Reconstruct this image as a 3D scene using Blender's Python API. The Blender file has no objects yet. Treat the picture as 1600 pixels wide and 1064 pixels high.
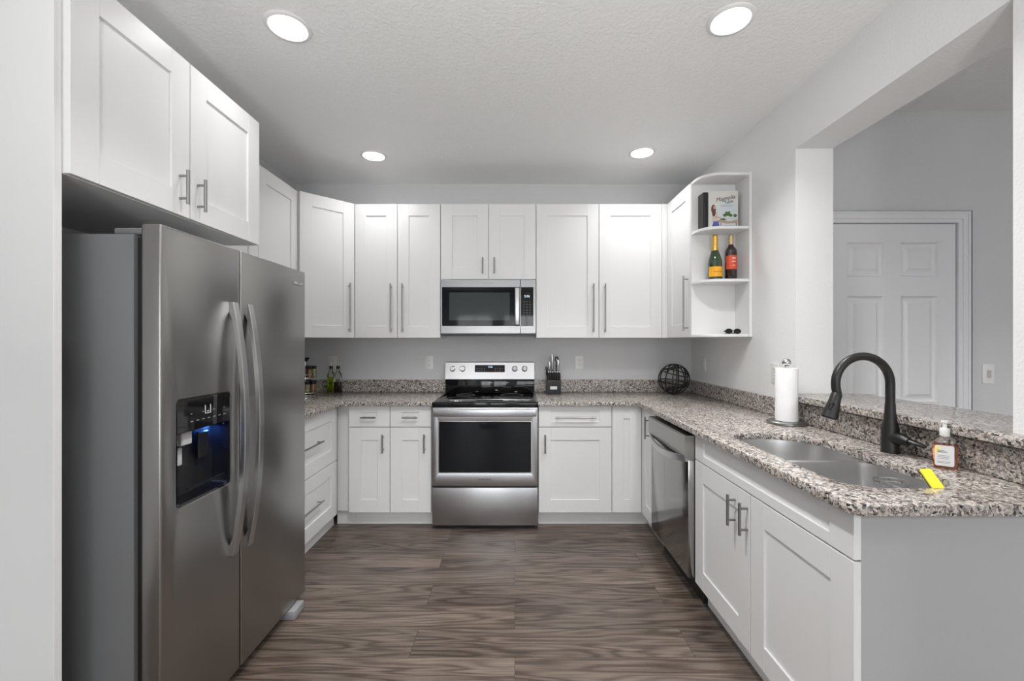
import bpy, bmesh, math, random
from mathutils import Vector, Matrix
C = bpy.context.scene
COL = C.collection
PI = math.pi
random.seed(7)

# ------------------------------------------------------------------ camera
F, VX, VY, H = 667.0, 804.5, 535.7, 1.341
cam_data = bpy.data.cameras.new('camera')
cam_data.sensor_fit = 'HORIZONTAL'
cam_data.sensor_width = 36.0
cam_data.lens = F / 1600 * 36.0
cam_data.shift_x = (800 - VX) / 1600
cam_data.shift_y = (VY - 532) / 1600
cam_data.clip_start = 0.05
cam = bpy.data.objects.new('camera', cam_data)
cam.location = (0, 0, H)
cam.rotation_euler = (PI / 2, 0, 0)
COL.objects.link(cam)
C.camera = cam

# ------------------------------------------------------------------ world, exposure, daylight
C.view_settings.view_transform = 'Standard'
C.view_settings.look = 'None'
C.view_settings.gamma = 1
C.view_settings.use_curve_mapping = False
C.view_settings.exposure = 0.16
w = bpy.data.worlds.new('world')
C.world = w
w.use_nodes = True
w.node_tree.nodes['Background'].inputs['Color'].default_value = (0.92, 0.96, 1.0, 1)
w.node_tree.nodes['Background'].inputs['Strength'].default_value = 3.0


def area(name, loc, rot, sx, sy, power, color=(1, 1, 1), parent=None, shape='RECTANGLE', spread=PI):
    d = bpy.data.lights.new(name, 'AREA')
    d.shape = shape
    d.size = sx
    d.size_y = sy
    d.energy = power
    d.color = color
    d.spread = spread
    o = bpy.data.objects.new(name, d)
    o.location = loc
    o.rotation_euler = rot
    COL.objects.link(o)
    if parent:
        o.parent = parent
    return o


# daylight entering by the windows of the room behind the camera and of the dining room
area('daylight', (-1.05, -4.44, 1.175), (PI / 2, 0, 0), .9, 1.75, 9, (0.97, 0.985, 1.0))
area('daylight', (0.31, -4.44, 1.175), (PI / 2, 0, 0), 1.18, 1.75, 11, (0.97, 0.985, 1.0))
area('daylight', (2.9, -4.44, 1.275), (PI / 2, 0, 0), 1.9, 1.55, 8, (0.93, 0.965, 1.0))
CAN_POWER = 6.6
UPLIGHT = 8.2
UP_TILT = -45
CAN_SPREAD = math.radians(125)


# ------------------------------------------------------------------ materials
def mat(name, color=(0.8, 0.8, 0.8), rough=0.5, metal=0.0, **kw):
    m = bpy.data.materials.new(name)
    m.use_nodes = True
    b = m.node_tree.nodes['Principled BSDF']
    b.inputs['Base Color'].default_value = (*color, 1)
    b.inputs['Roughness'].default_value = rough
    b.inputs['Metallic'].default_value = metal
    for k, v in kw.items():
        b.inputs[k.replace('_', ' ')].default_value = v
    return m


class NT:
    def __init__(s, m):
        s.t = m.node_tree
        s.b = s.t.nodes['Principled BSDF']

    def n(s, typ, **kw):
        nd = s.t.nodes.new(typ)
        for k, v in kw.items():
            if k.startswith('i_'):
                nd.inputs[k[2:].replace('_', ' ')].default_value = v
            else:
                setattr(nd, k, v)
        return nd

    def l(s, a, b):
        s.t.links.new(a, b)

    def ramp(s, fac, stops, interp='LINEAR'):
        r = s.n('ShaderNodeValToRGB')
        r.color_ramp.interpolation = interp
        e = r.color_ramp.elements
        e[0].position, e[0].color = stops[0][0], (*stops[0][1], 1)
        e[1].position, e[1].color = stops[1][0], (*stops[1][1], 1)
        for p, c in stops[2:]:
            x = e.new(p)
            x.color = (*c, 1)
        s.l(fac, r.inputs[0])
        return r.outputs[0]

    def coord(s, scale=(1, 1, 1)):
        tc = s.n('ShaderNodeTexCoord')
        mp = s.n('ShaderNodeMapping')
        mp.inputs['Scale'].default_value = scale
        s.l(tc.outputs['Object'], mp.inputs['Vector'])
        return mp.outputs[0]

    def bump(s, h, strength, dist):
        b = s.n('ShaderNodeBump')
        b.inputs['Strength'].default_value = strength
        b.inputs['Distance'].default_value = dist
        s.l(h, b.inputs['Height'])
        s.l(b.outputs[0], s.b.inputs['Normal'])

    def mix(s, fac, a, b, blend='MIX'):
        m = s.n('ShaderNodeMix', data_type='RGBA', blend_type=blend)
        for sock, v in ((m.inputs[0], fac), (m.inputs[6], a), (m.inputs[7], b)):
            if hasattr(v, 'is_linked'):
                s.l(v, sock)
            elif isinstance(v, (int, float)):
                sock.default_value = v
            else:
                sock.default_value = (*v, 1)
        return m.outputs[2]


def mat_wall(name, color, scale, strength, dist):
    m = mat(name, color, 0.6)
    t = NT(m)
    v = t.coord()
    a = t.n('ShaderNodeTexNoise')
    a.inputs['Scale'].default_value = scale
    a.inputs['Detail'].default_value = 3
    t.l(v, a.inputs['Vector'])
    h = t.ramp(a.outputs['Fac'], [(0.42, (0, 0, 0)), (0.62, (1, 1, 1))])
    t.bump(h, strength, dist)
    return m


M = {}
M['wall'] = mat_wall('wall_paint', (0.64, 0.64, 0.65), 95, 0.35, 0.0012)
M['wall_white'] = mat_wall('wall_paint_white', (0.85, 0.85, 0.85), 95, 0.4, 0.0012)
M['ceiling'] = mat_wall('ceiling_texture', (0.90, 0.90, 0.895), 55, 0.5, 0.0022)
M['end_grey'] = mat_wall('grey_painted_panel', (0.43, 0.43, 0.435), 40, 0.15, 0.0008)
M['white'] = mat('white_lacquer', (0.80, 0.80, 0.80), 0.33)
M['cab_inside'] = mat('cabinet_underside', (0.55, 0.55, 0.55), 0.6)
M['trim'] = mat('door_paint', (0.76, 0.76, 0.775), 0.4)
M['plastic'] = mat('white_plastic', (0.80, 0.80, 0.79), 0.35)
M['slot'] = mat('dark_slot', (0.05, 0.05, 0.05), 0.5)
M['nickel'] = mat('brushed_nickel', (0.34, 0.335, 0.33), 0.32, 1.0)
M['chrome'] = mat('chrome', (0.72, 0.72, 0.72), 0.12, 1.0)
M['black'] = mat('black_plastic', (0.012, 0.012, 0.013), 0.35)
M['black_gloss'] = mat('black_glass', (0.008, 0.008, 0.009), 0.04)
M['oven_glass'] = mat('tinted_oven_glass', (0.006, 0.007, 0.010), 0.05, Specular_IOR_Level=0.25)
M['black_metal'] = mat('matte_black_metal', (0.012, 0.012, 0.012), 0.38, 0.0)
M['grey_plastic'] = mat('grey_plastic', (0.30, 0.30, 0.31), 0.4)
M['pale_plastic'] = mat('pale_grey_plastic', (0.50, 0.50, 0.51), 0.35)
M['paper'] = mat('paper', (0.85, 0.85, 0.85), 0.9)
M['yellow'] = mat('yellow_foam', (0.85, 0.72, 0.02), 0.7)
M['green_dark'] = mat('dark_green_pad', (0.02, 0.035, 0.02), 0.9)
M['mark_white'] = mat('white_print', (0.75, 0.75, 0.75), 0.5)
M['mark_grey'] = mat('grey_print', (0.25, 0.25, 0.26), 0.5)
M['mark_key'] = mat('key_print', (0.35, 0.35, 0.36), 0.5)
M['mark_dark'] = mat('dark_print', (0.04, 0.04, 0.05), 0.5)


def mat_steel(name, base, rough, axis, amt=0.04, bump=0.0):
    m = mat(name, base, rough, 1.0)
    t = NT(m)
    sc = [260, 260, 260]
    sc[axis] = 2.0
    v = t.coord(tuple(sc))
    a = t.n('ShaderNodeTexNoise')
    a.inputs['Scale'].default_value = 1.0
    a.inputs['Detail'].default_value = 4
    t.l(v, a.inputs['Vector'])
    mr = t.n('ShaderNodeMapRange')
    mr.inputs['To Min'].default_value = rough - amt
    mr.inputs['To Max'].default_value = rough + amt
    t.l(a.outputs['Fac'], mr.inputs['Value'])
    t.l(mr.outputs[0], t.b.inputs['Roughness'])
    if bump:
        t.bump(a.outputs['Fac'], 1.0, bump)
    return m


M['steel'] = mat_steel('brushed_steel', (0.51, 0.51, 0.52), 0.28, 0, 0.012)
M['steel_micro'] = mat_steel('brushed_steel_darker', (0.27, 0.27, 0.275), 0.3, 0, 0.012)
M['steel_fridge'] = mat_steel('brushed_dark_steel', (0.38, 0.37, 0.355), 0.30, 2, 0.012)
M['steel_dish'] = mat_steel('polished_dark_steel', (0.36, 0.355, 0.35), 0.14, 2, 0.006)
M['steel_handle'] = mat_steel('satin_steel_handle', (0.55, 0.55, 0.55), 0.30, 2, 0.015)
M['steel_sink'] = mat_steel('satin_steel_sink', (0.74, 0.74, 0.74), 0.30, 0, 0.015)
m = M['fridge_side'] = mat('grey_enamel', (0.17, 0.172, 0.178), 0.42)
t = NT(m)
a = t.n('ShaderNodeTexNoise')
a.inputs['Scale'].default_value = 160
t.l(t.coord(), a.inputs['Vector'])
t.bump(a.outputs['Fac'], 0.25, 0.001)


def mat_granite():
    m = mat('granite', (0.5, 0.5, 0.5), 0.16)
    t = NT(m)
    v = t.coord()
    n0 = t.n('ShaderNodeTexNoise')
    n0.inputs['Scale'].default_value = 60
    n0.inputs['Detail'].default_value = 2
    t.l(v, n0.inputs['Vector'])
    warp = t.n('ShaderNodeVectorMath', operation='MULTIPLY_ADD')
    t.l(n0.outputs['Color'], warp.inputs[0])
    warp.inputs[1].default_value = (0.014, 0.014, 0.014)
    t.l(v, warp.inputs[2])
    v1 = t.n('ShaderNodeTexVoronoi')
    v1.inputs['Scale'].default_value = 125
    t.l(warp.outputs[0], v1.inputs['Vector'])
    sep = t.n('ShaderNodeSeparateColor')
    t.l(v1.outputs['Color'], sep.inputs[0])
    big = t.ramp(sep.outputs[0], [(0.0, (0.015, 0.014, 0.014)), (0.13, (0.10, 0.085, 0.075)), (0.27, (0.26, 0.225, 0.20)),
                                  (0.44, (0.50, 0.44, 0.395)), (0.66, (0.66, 0.61, 0.56)), (0.87, (0.30, 0.28, 0.27))], 'CONSTANT')
    v2 = t.n('ShaderNodeTexVoronoi')
    v2.inputs['Scale'].default_value = 290
    t.l(warp.outputs[0], v2.inputs['Vector'])
    sep2 = t.n('ShaderNodeSeparateColor')
    t.l(v2.outputs['Color'], sep2.inputs[0])
    small = t.ramp(sep2.outputs[1], [(0.0, (0.02, 0.018, 0.018)), (0.25, (0.22, 0.20, 0.19)), (0.5, (0.52, 0.47, 0.43)),
                                     (0.75, (0.68, 0.64, 0.60))], 'CONSTANT')
    n1 = t.n('ShaderNodeTexNoise')
    n1.inputs['Scale'].default_value = 38
    n1.inputs['Detail'].default_value = 3
    t.l(v, n1.inputs['Vector'])
    f = t.ramp(n1.outputs['Fac'], [(0.45, (0.12, 0.12, 0.12)), (0.62, (0.75, 0.75, 0.75))])
    c = t.mix(f, big, small)
    t.l(c, t.b.inputs['Base Color'])
    return m


M['granite'] = mat_granite()


def mat_floor():
    m = mat('wood_planks', (0.2, 0.15, 0.12), 0.33)
    t = NT(m)
    v = t.coord()
    br = t.n('ShaderNodeTexBrick', offset=0.37, offset_frequency=2, squash=1.0)
    br.inputs['Scale'].default_value = 1.0
    br.inputs['Brick Width'].default_value = 1.22
    br.inputs['Row Height'].default_value = 0.182
    br.inputs['Mortar Size'].default_value = 0.0009
    br.inputs['Mortar Smooth'].default_value = 0.1
    br.inputs['Color1'].default_value = (0, 0, 0, 1)
    br.inputs['Color2'].default_value = (1, 1, 1, 1)
    br.inputs['Mortar'].default_value = (0.5, 0.5, 0.5, 1)
    t.l(v, br.inputs['Vector'])
    # per plank offset of the grain
    off = t.n('ShaderNodeVectorMath', operation='MULTIPLY_ADD')
    t.l(br.outputs['Color'], off.inputs[0])
    off.inputs[1].default_value = (7.3, 3.1, 5.7)
    t.l(v, off.inputs[2])
    mp = t.n('ShaderNodeMapping')
    mp.inputs['Scale'].default_value = (0.8, 8.5, 1)
    t.l(off.outputs[0], mp.inputs['Vector'])
    nz = t.n('ShaderNodeTexNoise')
    nz.inputs['Scale'].default_value = 1.1
    nz.inputs['Detail'].default_value = 2
    nz.inputs['Distortion'].default_value = 0.25
    t.l(mp.outputs[0], nz.inputs['Vector'])
    # cathedral rings: contour lines of the smooth noise
    mul = t.n('ShaderNodeMath', operation='MULTIPLY')
    mul.inputs[1].default_value = 60
    t.l(nz.outputs['Fac'], mul.inputs[0])
    sn = t.n('ShaderNodeMath', operation='SINE')
    t.l(mul.outputs[0], sn.inputs[0])
    ring = t.n('ShaderNodeMapRange')
    ring.inputs['From Min'].default_value = -1
    ring.inputs['From Max'].default_value = 1
    t.l(sn.outputs[0], ring.inputs['Value'])
    mp2 = t.n('ShaderNodeMapping')
    mp2.inputs['Scale'].default_value = (5, 170, 1)
    t.l(off.outputs[0], mp2.inputs['Vector'])
    fine = t.n('ShaderNodeTexNoise')
    fine.inputs['Scale'].default_value = 1.0
    fine.inputs['Detail'].default_value = 4
    t.l(mp2.outputs[0], fine.inputs['Vector'])
    c1 = t.ramp(nz.outputs['Fac'], [(0.30, (0.050, 0.036, 0.029)), (0.50, (0.098, 0.075, 0.061)), (0.70, (0.178, 0.143, 0.118))])
    c2 = t.mix(0.55, c1, t.ramp(ring.outputs[0], [(0.0, (0.045, 0.032, 0.026)), (0.35, (0.105, 0.08, 0.066)), (1.0, (0.165, 0.132, 0.11))]))
    c3 = t.mix(0.8, c2, t.ramp(fine.outputs['Fac'], [(0.25, (0.30, 0.30, 0.30)), (0.7, (0.78, 0.78, 0.78))]), 'OVERLAY')
    tint = t.ramp(br.outputs['Color'], [(0.0, (0.84, 0.84, 0.85)), (0.5, (1.0, 0.99, 0.98)), (1.0, (1.14, 1.13, 1.11))])
    c4 = t.mix(1.0, c3, tint, 'MULTIPLY')
    c5 = t.mix(br.outputs['Fac'], c4, (0.02, 0.015, 0.012))
    t.l(c5, t.b.inputs['Base Color'])
    t.bump(fine.outputs['Fac'], 0.15, 0.001)
    return m


M['floor'] = mat_floor()


def emis(name, color, strength):
    m = mat(name, color, 0.5)
    b = m.node_tree.nodes['Principled BSDF']
    b.inputs['Emission Color'].default_value = (*color, 1)
    b.inputs['Emission Strength'].default_value = strength
    return m


M['lens'] = emis('light_lens', (1, 1, 1), 12)
M['led_blue'] = emis('blue_dispenser_light', (0.03, 0.16, 1.0), 1.2)
M['display_blue'] = emis('blue_display_digits', (0.45, 0.75, 1.0), 1.0)
M['display_white'] = emis('white_display_digits', (0.75, 0.85, 0.95), 0.6)


def glass(name, color, rough=0.02, ior=1.45):
    m = mat(name, color, rough)
    b = m.node_tree.nodes['Principled BSDF']
    b.inputs['Transmission Weight'].default_value = 1
    b.inputs['IOR'].default_value = ior
    return m


M['glass'] = glass('clear_glass', (0.95, 0.97, 0.96))
M['pane'] = glass('window_pane', (0.98, 1.0, 1.0), 0.0, 1.02)
M['soap'] = glass('orange_soap', (0.95, 0.42, 0.22), 0.05, 1.4)

# ------------------------------------------------------------------ mesh building


def rrect(x0, x1, y0, y1, r, n=8):
    """rounded rectangle, counter-clockwise; r one radius or four (x0y0, x1y0, x1y1, x0y1)"""
    if not isinstance(r, (list, tuple)):
        r = [r] * 4
    pts = []
    for (cx, cy, a0, q) in ((x0, y0, PI, r[0]), (x1, y0, 1.5 * PI, r[1]), (x1, y1, 0, r[2]), (x0, y1, 0.5 * PI, r[3])):
        ox = cx + q if cx == x0 else cx - q
        oy = cy + q if cy == y0 else cy - q
        if q < 1e-6:
            pts.append((cx, cy))
            continue
        for i in range(n + 1):
            a = a0 + i / n * PI / 2
            pts.append((ox + q * math.cos(a), oy + q * math.sin(a)))
    return pts


class MB:
    def __init__(s):
        s.bm = bmesh.new()

    def box(s, x0, x1, y0, y1, z0, z1, bev=0.0, seg=1):
        b = bmesh.new()
        bmesh.ops.create_cube(b, size=1)
        for v in b.verts:
            v.co = Vector(((x0 + x1) / 2 + v.co.x * (x1 - x0), (y0 + y1) / 2 + v.co.y * (y1 - y0), (z0 + z1) / 2 + v.co.z * (z1 - z0)))
        if bev:
            bmesh.ops.bevel(b, geom=b.edges[:], offset=bev, segments=seg, affect='EDGES', profile=0.5)
        s._add(b)
        return s

    def _add(s, b, mtx=None):
        if mtx:
            bmesh.ops.transform(b, matrix=mtx, verts=b.verts)
        me = bpy.data.meshes.new('tmp')
        b.to_mesh(me)
        b.free()
        s.bm.from_mesh(me)
        bpy.data.meshes.remove(me)

    def loft(s, loops, cap0=True, cap1=True, closed=True):
        vs = [[s.bm.verts.new(p) for p in lp] for lp in loops]
        n = len(vs[0])
        for a, b in zip(vs, vs[1:]):
            for i in range(n if closed else n - 1):
                j = (i + 1) % n
                try:
                    s.bm.faces.new((a[i], a[j], b[j], b[i]))
                except ValueError:
                    pass
        if cap0:
            s.bm.faces.new(vs[0][::-1])
        if cap1:
            s.bm.faces.new(vs[-1])
        return s

    def lathe(s, prof, cx=0, cy=0, n=32, cap0=True, cap1=True):
        loops = [[(cx + r * math.cos(2 * PI * i / n), cy + r * math.sin(2 * PI * i / n), z) for i in range(n)] for r, z in prof]
        return s.loft(loops, cap0, cap1)

    def cyl(s, p0, p1, r0, r1=None, n=20):
        r1 = r0 if r1 is None else r1
        return s.tube([p0, p1], [r0, r1], n)

    def tube(s, pts, r, n=12, closed=False, ry=None):
        pts = [Vector(p) for p in pts]
        k = len(pts)
        rr = r if isinstance(r, (list, tuple)) else [r] * k
        tang = []
        for i in range(k):
            if closed:
                d = pts[(i + 1) % k] - pts[i - 1]
            else:
                d = pts[min(i + 1, k - 1)] - pts[max(i - 1, 0)]
            tang.append(d.normalized())
        up = Vector((0, 0, 1)) if abs(tang[0].z) < 0.9 else Vector((1, 0, 0))
        nrm = (up - tang[0] * up.dot(tang[0])).normalized()
        loops = []
        for i in range(k):
            nrm = (nrm - tang[i] * nrm.dot(tang[i])).normalized()
            bn = tang[i].cross(nrm)
            q = rr[i]
            q2 = q if ry is None else (ry[i] if isinstance(ry, (list, tuple)) else ry)
            loops.append([pts[i] + nrm * q * math.cos(2 * PI * j / n) + bn * q2 * math.sin(2 * PI * j / n) for j in range(n)])
        if closed:
            loops.append(loops[0])
            s.loft(loops, False, False)
            bmesh.ops.remove_doubles(s.bm, verts=s.bm.verts, dist=1e-6)
        else:
            s.loft(loops)
        return s

    def plate(s, outer, holes, z0, z1, bev=0.0, seg=2, mtx=None):
        """flat plate with holes, in xy, extruded z0..z1; mtx maps it into place"""
        b = bmesh.new()
        edges = []
        for lp in [outer] + list(holes):
            vs = [b.verts.new((p[0], p[1], z0)) for p in lp]
            for i in range(len(vs)):
                edges.append(b.edges.new((vs[i], vs[(i + 1) % len(vs)])))
        bmesh.ops.triangle_fill(b, use_beauty=True, use_dissolve=False, edges=edges)
        g = bmesh.ops.extrude_face_region(b, geom=b.faces[:])
        bmesh.ops.translate(b, vec=(0, 0, z1 - z0), verts=[v for v in g['geom'] if isinstance(v, bmesh.types.BMVert)])
        bmesh.ops.recalc_face_normals(b, faces=b.faces)
        if bev:
            b.normal_update()
            es = [e for e in b.edges if len(e.link_faces) == 2 and abs(abs(e.link_faces[0].normal.z) - abs(e.link_faces[1].normal.z)) > 0.5]
            bmesh.ops.bevel(b, geom=es, offset=bev, segments=seg, affect='EDGES', profile=0.5)
        s._add(b, mtx)
        return s

    def sphere(s, c, r, n=20, sc=(1, 1, 1)):
        b = bmesh.new()
        bmesh.ops.create_uvsphere(b, u_segments=n, v_segments=n // 2 + 2, radius=r)
        for v in b.verts:
            v.co = Vector((c[0] + v.co.x * sc[0], c[1] + v.co.y * sc[1], c[2] + v.co.z * sc[2]))
        s._add(b)
        return s

    def build(s, name, m, parent=None, angle=32):
        me = bpy.data.meshes.new(name)
        bmesh.ops.recalc_face_normals(s.bm, faces=s.bm.faces)
        s.bm.normal_update()
        lim = math.radians(angle)
        for e in s.bm.edges:
            if len(e.link_faces) == 2:
                e.smooth = e.calc_face_angle(0) < lim
        for f in s.bm.faces:
            f.smooth = True
        s.bm.to_mesh(me)
        s.bm.free()
        me.materials.append(M[m] if isinstance(m, str) else m)
        o = bpy.data.objects.new(name, me)
        COL.objects.link(o)
        if parent:
            o.parent = parent
        return o


def tag(o, label=None, cat=None, group=None, kind=None):
    if label:
        o['label'] = label
    if cat:
        o['category'] = cat
    if group:
        o['group'] = group
    if kind:
        o['kind'] = kind
    return o


def thing(name, label, cat, loc=(0, 0, 0), rz=0.0, group=None):
    o = bpy.data.objects.new(name, None)
    o.empty_display_size = 0.05
    o.location = loc
    o.rotation_euler = (0, 0, rz)
    COL.objects.link(o)
    return tag(o, label, cat, group)


def struct(o, label=None):
    o['kind'] = 'structure'
    if label:
        o['label'] = label
    return o


def text(name, body, size, mtx, m, parent, extrude=0.0004, shear=0.0, sx=1.0):
    """mesh lettering; mtx maps the text plane (x right, y up, z towards the reader)"""
    cu = bpy.data.curves.new(name, 'FONT')
    cu.body = body
    cu.size = size
    cu.align_x = 'CENTER'
    cu.align_y = 'CENTER'
    cu.extrude = extrude
    cu.shear = shear
    cu.resolution_u = 3
    tmp = bpy.data.objects.new('tmp', cu)
    COL.objects.link(tmp)
    dg = bpy.context.evaluated_depsgraph_get()
    dg.update()
    me = bpy.data.meshes.new_from_object(tmp.evaluated_get(dg))
    bpy.data.objects.remove(tmp)
    me.transform(Matrix.Diagonal((sx, 1, 1, 1)))
    me.transform(mtx)
    me.materials.clear()
    me.materials.append(M[m])
    me.name = name
    o = bpy.data.objects.new(name, me)
    COL.objects.link(o)
    if parent:
        o.parent = parent
    return o


def face_y(x, y, z):            # text plane facing -y
    return Matrix.Translation((x, y, z)) @ Matrix.Rotation(PI / 2, 4, 'X')


def face_x(x, y, z):            # text plane facing +x
    return Matrix.Translation((x, y, z)) @ Matrix.Rotation(PI / 2, 4, 'Z') @ Matrix.Rotation(PI / 2, 4, 'X')


# ------------------------------------------------------------------ room
XL, XR, D = -1.904, 1.5345, 3.7135
CE = 2.721
ZD = 2.5385        # dining room wall with the door
XW = 1.74          # far side of the pass-through wall
JZ, JN = 2.334, 1.315
EAST, REAR = 5.0, -4.5
CT, TH = 0.917, 0.031

struct(MB().box(XL - .12, EAST + .12, REAR - .12, D + .12, -0.1, 0).build('floor', 'floor'), 'dark brown wood plank floor')
struct(MB().box(XL - .12, EAST + .12, REAR - .12, D + .12, CE, CE + 0.1).build('ceiling', 'ceiling'), 'white textured ceiling')
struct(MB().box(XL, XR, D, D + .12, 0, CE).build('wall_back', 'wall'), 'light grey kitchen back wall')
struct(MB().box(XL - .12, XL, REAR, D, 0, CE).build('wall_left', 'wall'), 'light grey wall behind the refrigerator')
# pass-through wall: far pier, header, near pier, knee wall
b = MB()
b.box(XR, XW, JZ, D + .12, 0, CE)
b.box(XR, XW, 0.95, JZ, 2.4025, CE)
b.box(XR, XW, 0.95, JN, 0, 2.4025)
b.box(XR, XW, JN, JZ, 0, 1.0325)
struct(b.build('wall_right', 'wall_white'), 'white wall with a pass-through opening')
# dining room
DX0, DX1, DT = 1.871, 2.624, 2.048
b = MB()
b.box(XW, DX0 - .02, ZD, ZD + .12, 0, CE)
b.box(DX1 + .006, EAST, ZD, ZD + .12, 0, CE)
b.box(DX0 - .02, DX1 + .006, ZD, ZD + .12, DT + .006, CE)
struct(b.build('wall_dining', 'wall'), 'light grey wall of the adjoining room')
struct(MB().box(EAST, EAST + .12, REAR, ZD + .12, 0, CE).build('wall_east', 'wall'))
# rear wall with window openings, behind the camera
wins = [(-1.55, -0.55, 0.25, 2.1), (-0.33, 0.95, 0.25, 2.1), (1.9, 3.9, 0.45, 2.1)]
b = MB()
xs = XL
for (a0, a1, z0, z1) in wins:
    b.box(xs, a0, REAR - .12, REAR, 0, CE)
    b.box(a0, a1, REAR - .12, REAR, 0, z0)
    b.box(a0, a1, REAR - .12, REAR, z1, CE)
    xs = a1
b.box(xs, EAST, REAR - .12, REAR, 0, CE)
struct(b.build('wall_rear', 'wall_white'))
for i, (a0, a1, z0, z1) in enumerate(wins):
    wroot = struct(MB().plate([(a0, z0), (a1, z0), (a1, z1), (a0, z1)],
                              [[(a0 + .05, z0 + .05), ((a0 + a1) / 2 - .02, z0 + .05), ((a0 + a1) / 2 - .02, z1 - .05), (a0 + .05, z1 - .05)],
                               [((a0 + a1) / 2 + .02, z0 + .05), (a1 - .05, z0 + .05), (a1 - .05, z1 - .05), ((a0 + a1) / 2 + .02, z1 - .05)]],
                              0, 0.05, mtx=Matrix.Translation((0, REAR - .03, 0)) @ Matrix.Rotation(PI / 2, 4, 'X')).build('window_%d' % (i + 1), 'trim'),
                   'white framed window behind the camera')
    MB().box(a0 + .05, a1 - .05, REAR - .058, REAR - .052, z0 + .05, z1 - .05).build('window_pane', 'pane', wroot)
b = MB()
for k in range(30):
    z = 0.35 + k * 0.06
    b.box(-0.27, 0.89, REAR + .02, REAR + .045, z, z + 0.003)
tag(b.build('window_blind', 'plastic'), 'white slatted blind at the right window behind the camera', 'blind')

# baseboard in the adjoining room
struct(MB().box(DX1 + .095, EAST, ZD - .014, ZD, 0, 0.1).build('baseboard_dining', 'trim'))
# six panel door
droot = MB()
dw = DX1 - DX0
# raised panels built as frame with sunken mouldings
px = [(DX0 + .105, DX0 + .105 + .222), (DX1 - .107 - .218, DX1 - .107)]
pz = [(1.735, 1.94), (0.99, 1.62), (0.23, 0.86)]
holes = []
for (a, c) in px:
    for (z0, z1) in pz:
        holes.append([(a, z0), (c, z0), (c, z1), (a, z1)])
R90 = Matrix.Rotation(PI / 2, 4, 'X')
door = MB()
door.plate([(DX0, .01), (DX1, .01), (DX1, DT), (DX0, DT)], holes, 0, 0.018, mtx=Matrix.Translation((0, ZD + .022, 0)) @ R90)
door.box(DX0, DX1, ZD + .022, ZD + .045, .01, DT)
for (a, c) in px:
    for (z0, z1) in pz:
        y = ZD + .004
        L = lambda i, yy: [(a + i, yy, z0 + i), (c - i, yy, z0 + i), (c - i, yy, z1 - i), (a + i, yy, z1 - i)]
        door.loft([L(0, y), L(.006, y + .010), L(.012, y + .014), L(.020, y + .0145), L(.044, y + .004), L(.045, y + .002)], False, True)
door = struct(door.build('door_1', 'trim'), 'white six-panel door seen through the pass-through')
# casing
def casing(b, x0, x1, z1, yb, wdt=.085, first=True):
    for (u0, u1, th) in ((0, .022, .010), (.022, .05, .015), (.05, .066, .019), (.066, wdt, .023)):
        b.box(x0 - u1, x0 - u0, yb - th, yb, 0, z1 + u1)
        b.box(x1 + u0, x1 + u1, yb - th, yb, 0, z1 + u1)
        b.box(x0 - u0, x1 + u0, yb - th, yb, z1 + u0, z1 + u1)
b = MB()
casing(b, DX0 - .012, DX1 + .006, DT + .006, ZD, .066)
struct(b.build('trim_1', 'trim'), 'white moulded door casing')

# ------------------------------------------------------------------ cabinets (local: x along the front, front plane y=0, body +y)


def pull(name, cx, cz, length, vertical, parent, y=-.02, r=.006):
    b = MB()
    yy = y - .032
    if vertical:
        b.cyl((cx, yy, cz - length / 2), (cx, yy, cz + length / 2), r, n=14)
        for s_ in (-1, 1):
            zz = cz + s_ * (length / 2 - .022)
            b.cyl((cx, yy, zz), (cx, y, zz), r * .8, n=10)
    else:
        b.cyl((cx - length / 2, yy, cz), (cx + length / 2, yy, cz), r, n=14)
        for s_ in (-1, 1):
            xx = cx + s_ * (length / 2 - .022)
            b.cyl((xx, yy, cz), (xx, y, cz), r * .8, n=10)
    return b.build(name, 'nickel', parent)


def shaker(name, x0, x1, z0, z1, parent, st=.088, rt=.092, handle=None, gap=.0015):
    """five-piece door or drawer front with joint lines"""
    x0 += gap; x1 -= gap; z0 += gap; z1 -= gap
    b = MB()
    e = .0009
    b.box(x0, x0 + st, -.02, 0, z0, z1, e)
    b.box(x1 - st, x1, -.02, 0, z0, z1, e)
    b.box(x0 + st, x1 - st, -.0198, 0, z1 - rt, z1, e)
    b.box(x0 + st, x1 - st, -.0198, 0, z0, z0 + rt, e)
    b.box(x0 + st - .002, x1 - st + .002, -.0125, -.002, z0 + rt - .002, z1 - rt + .002)
    o = b.build(name, 'white', parent, 20)
    if handle:
        kind, cx, cz, ln = handle
        pull('handle', cx, cz, ln, kind == 'v', o)
    return o


def carcass(wd, dp, z0, z1, parent, toe=None, x0=0.0):
    b = MB()
    b.box(x0, x0 + wd, 0.0, dp, z0, z1, .0008)
    o = b.build('body', 'white', parent)
    if toe:
        MB().box(x0, x0 + wd, toe, toe + .015, 0, z0).build('toe_kick', 'white', parent)
    return o


UB, UT = 1.380, 2.445
UY = D - .3237 + .02      # upper box front plane (doors stand 20 mm proud)
dpU = D - UY - .002
HU = 1.616                # centre of the long pulls
LONG = .385

# back wall, left double
c = thing('wall_cabinet', 'tall white double-door wall cabinet left of the microwave', 'cabinet', (-1.272, UY, 0))
carcass(.680, dpU, UB, UT, c)
shaker('door', 0, .338, UB, UT, c, handle=('v', .338 - .046, HU, LONG))
shaker('door', .340, .680, UB, UT, c, handle=('v', .340 + .044, HU, LONG))
# over microwave
c = thing('wall_cabinet', 'short white double-door cabinet directly above the microwave', 'cabinet', (-.591, UY, 0))
carcass(.760, dpU, 1.846, UT, c)
shaker('door', .002, .382, 1.846, UT, c, handle=('v', .382 - .045, 1.951, .127))
shaker('door', .384, .758, 1.846, UT, c, handle=('v', .384 + .045, 1.951, .127))
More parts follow.
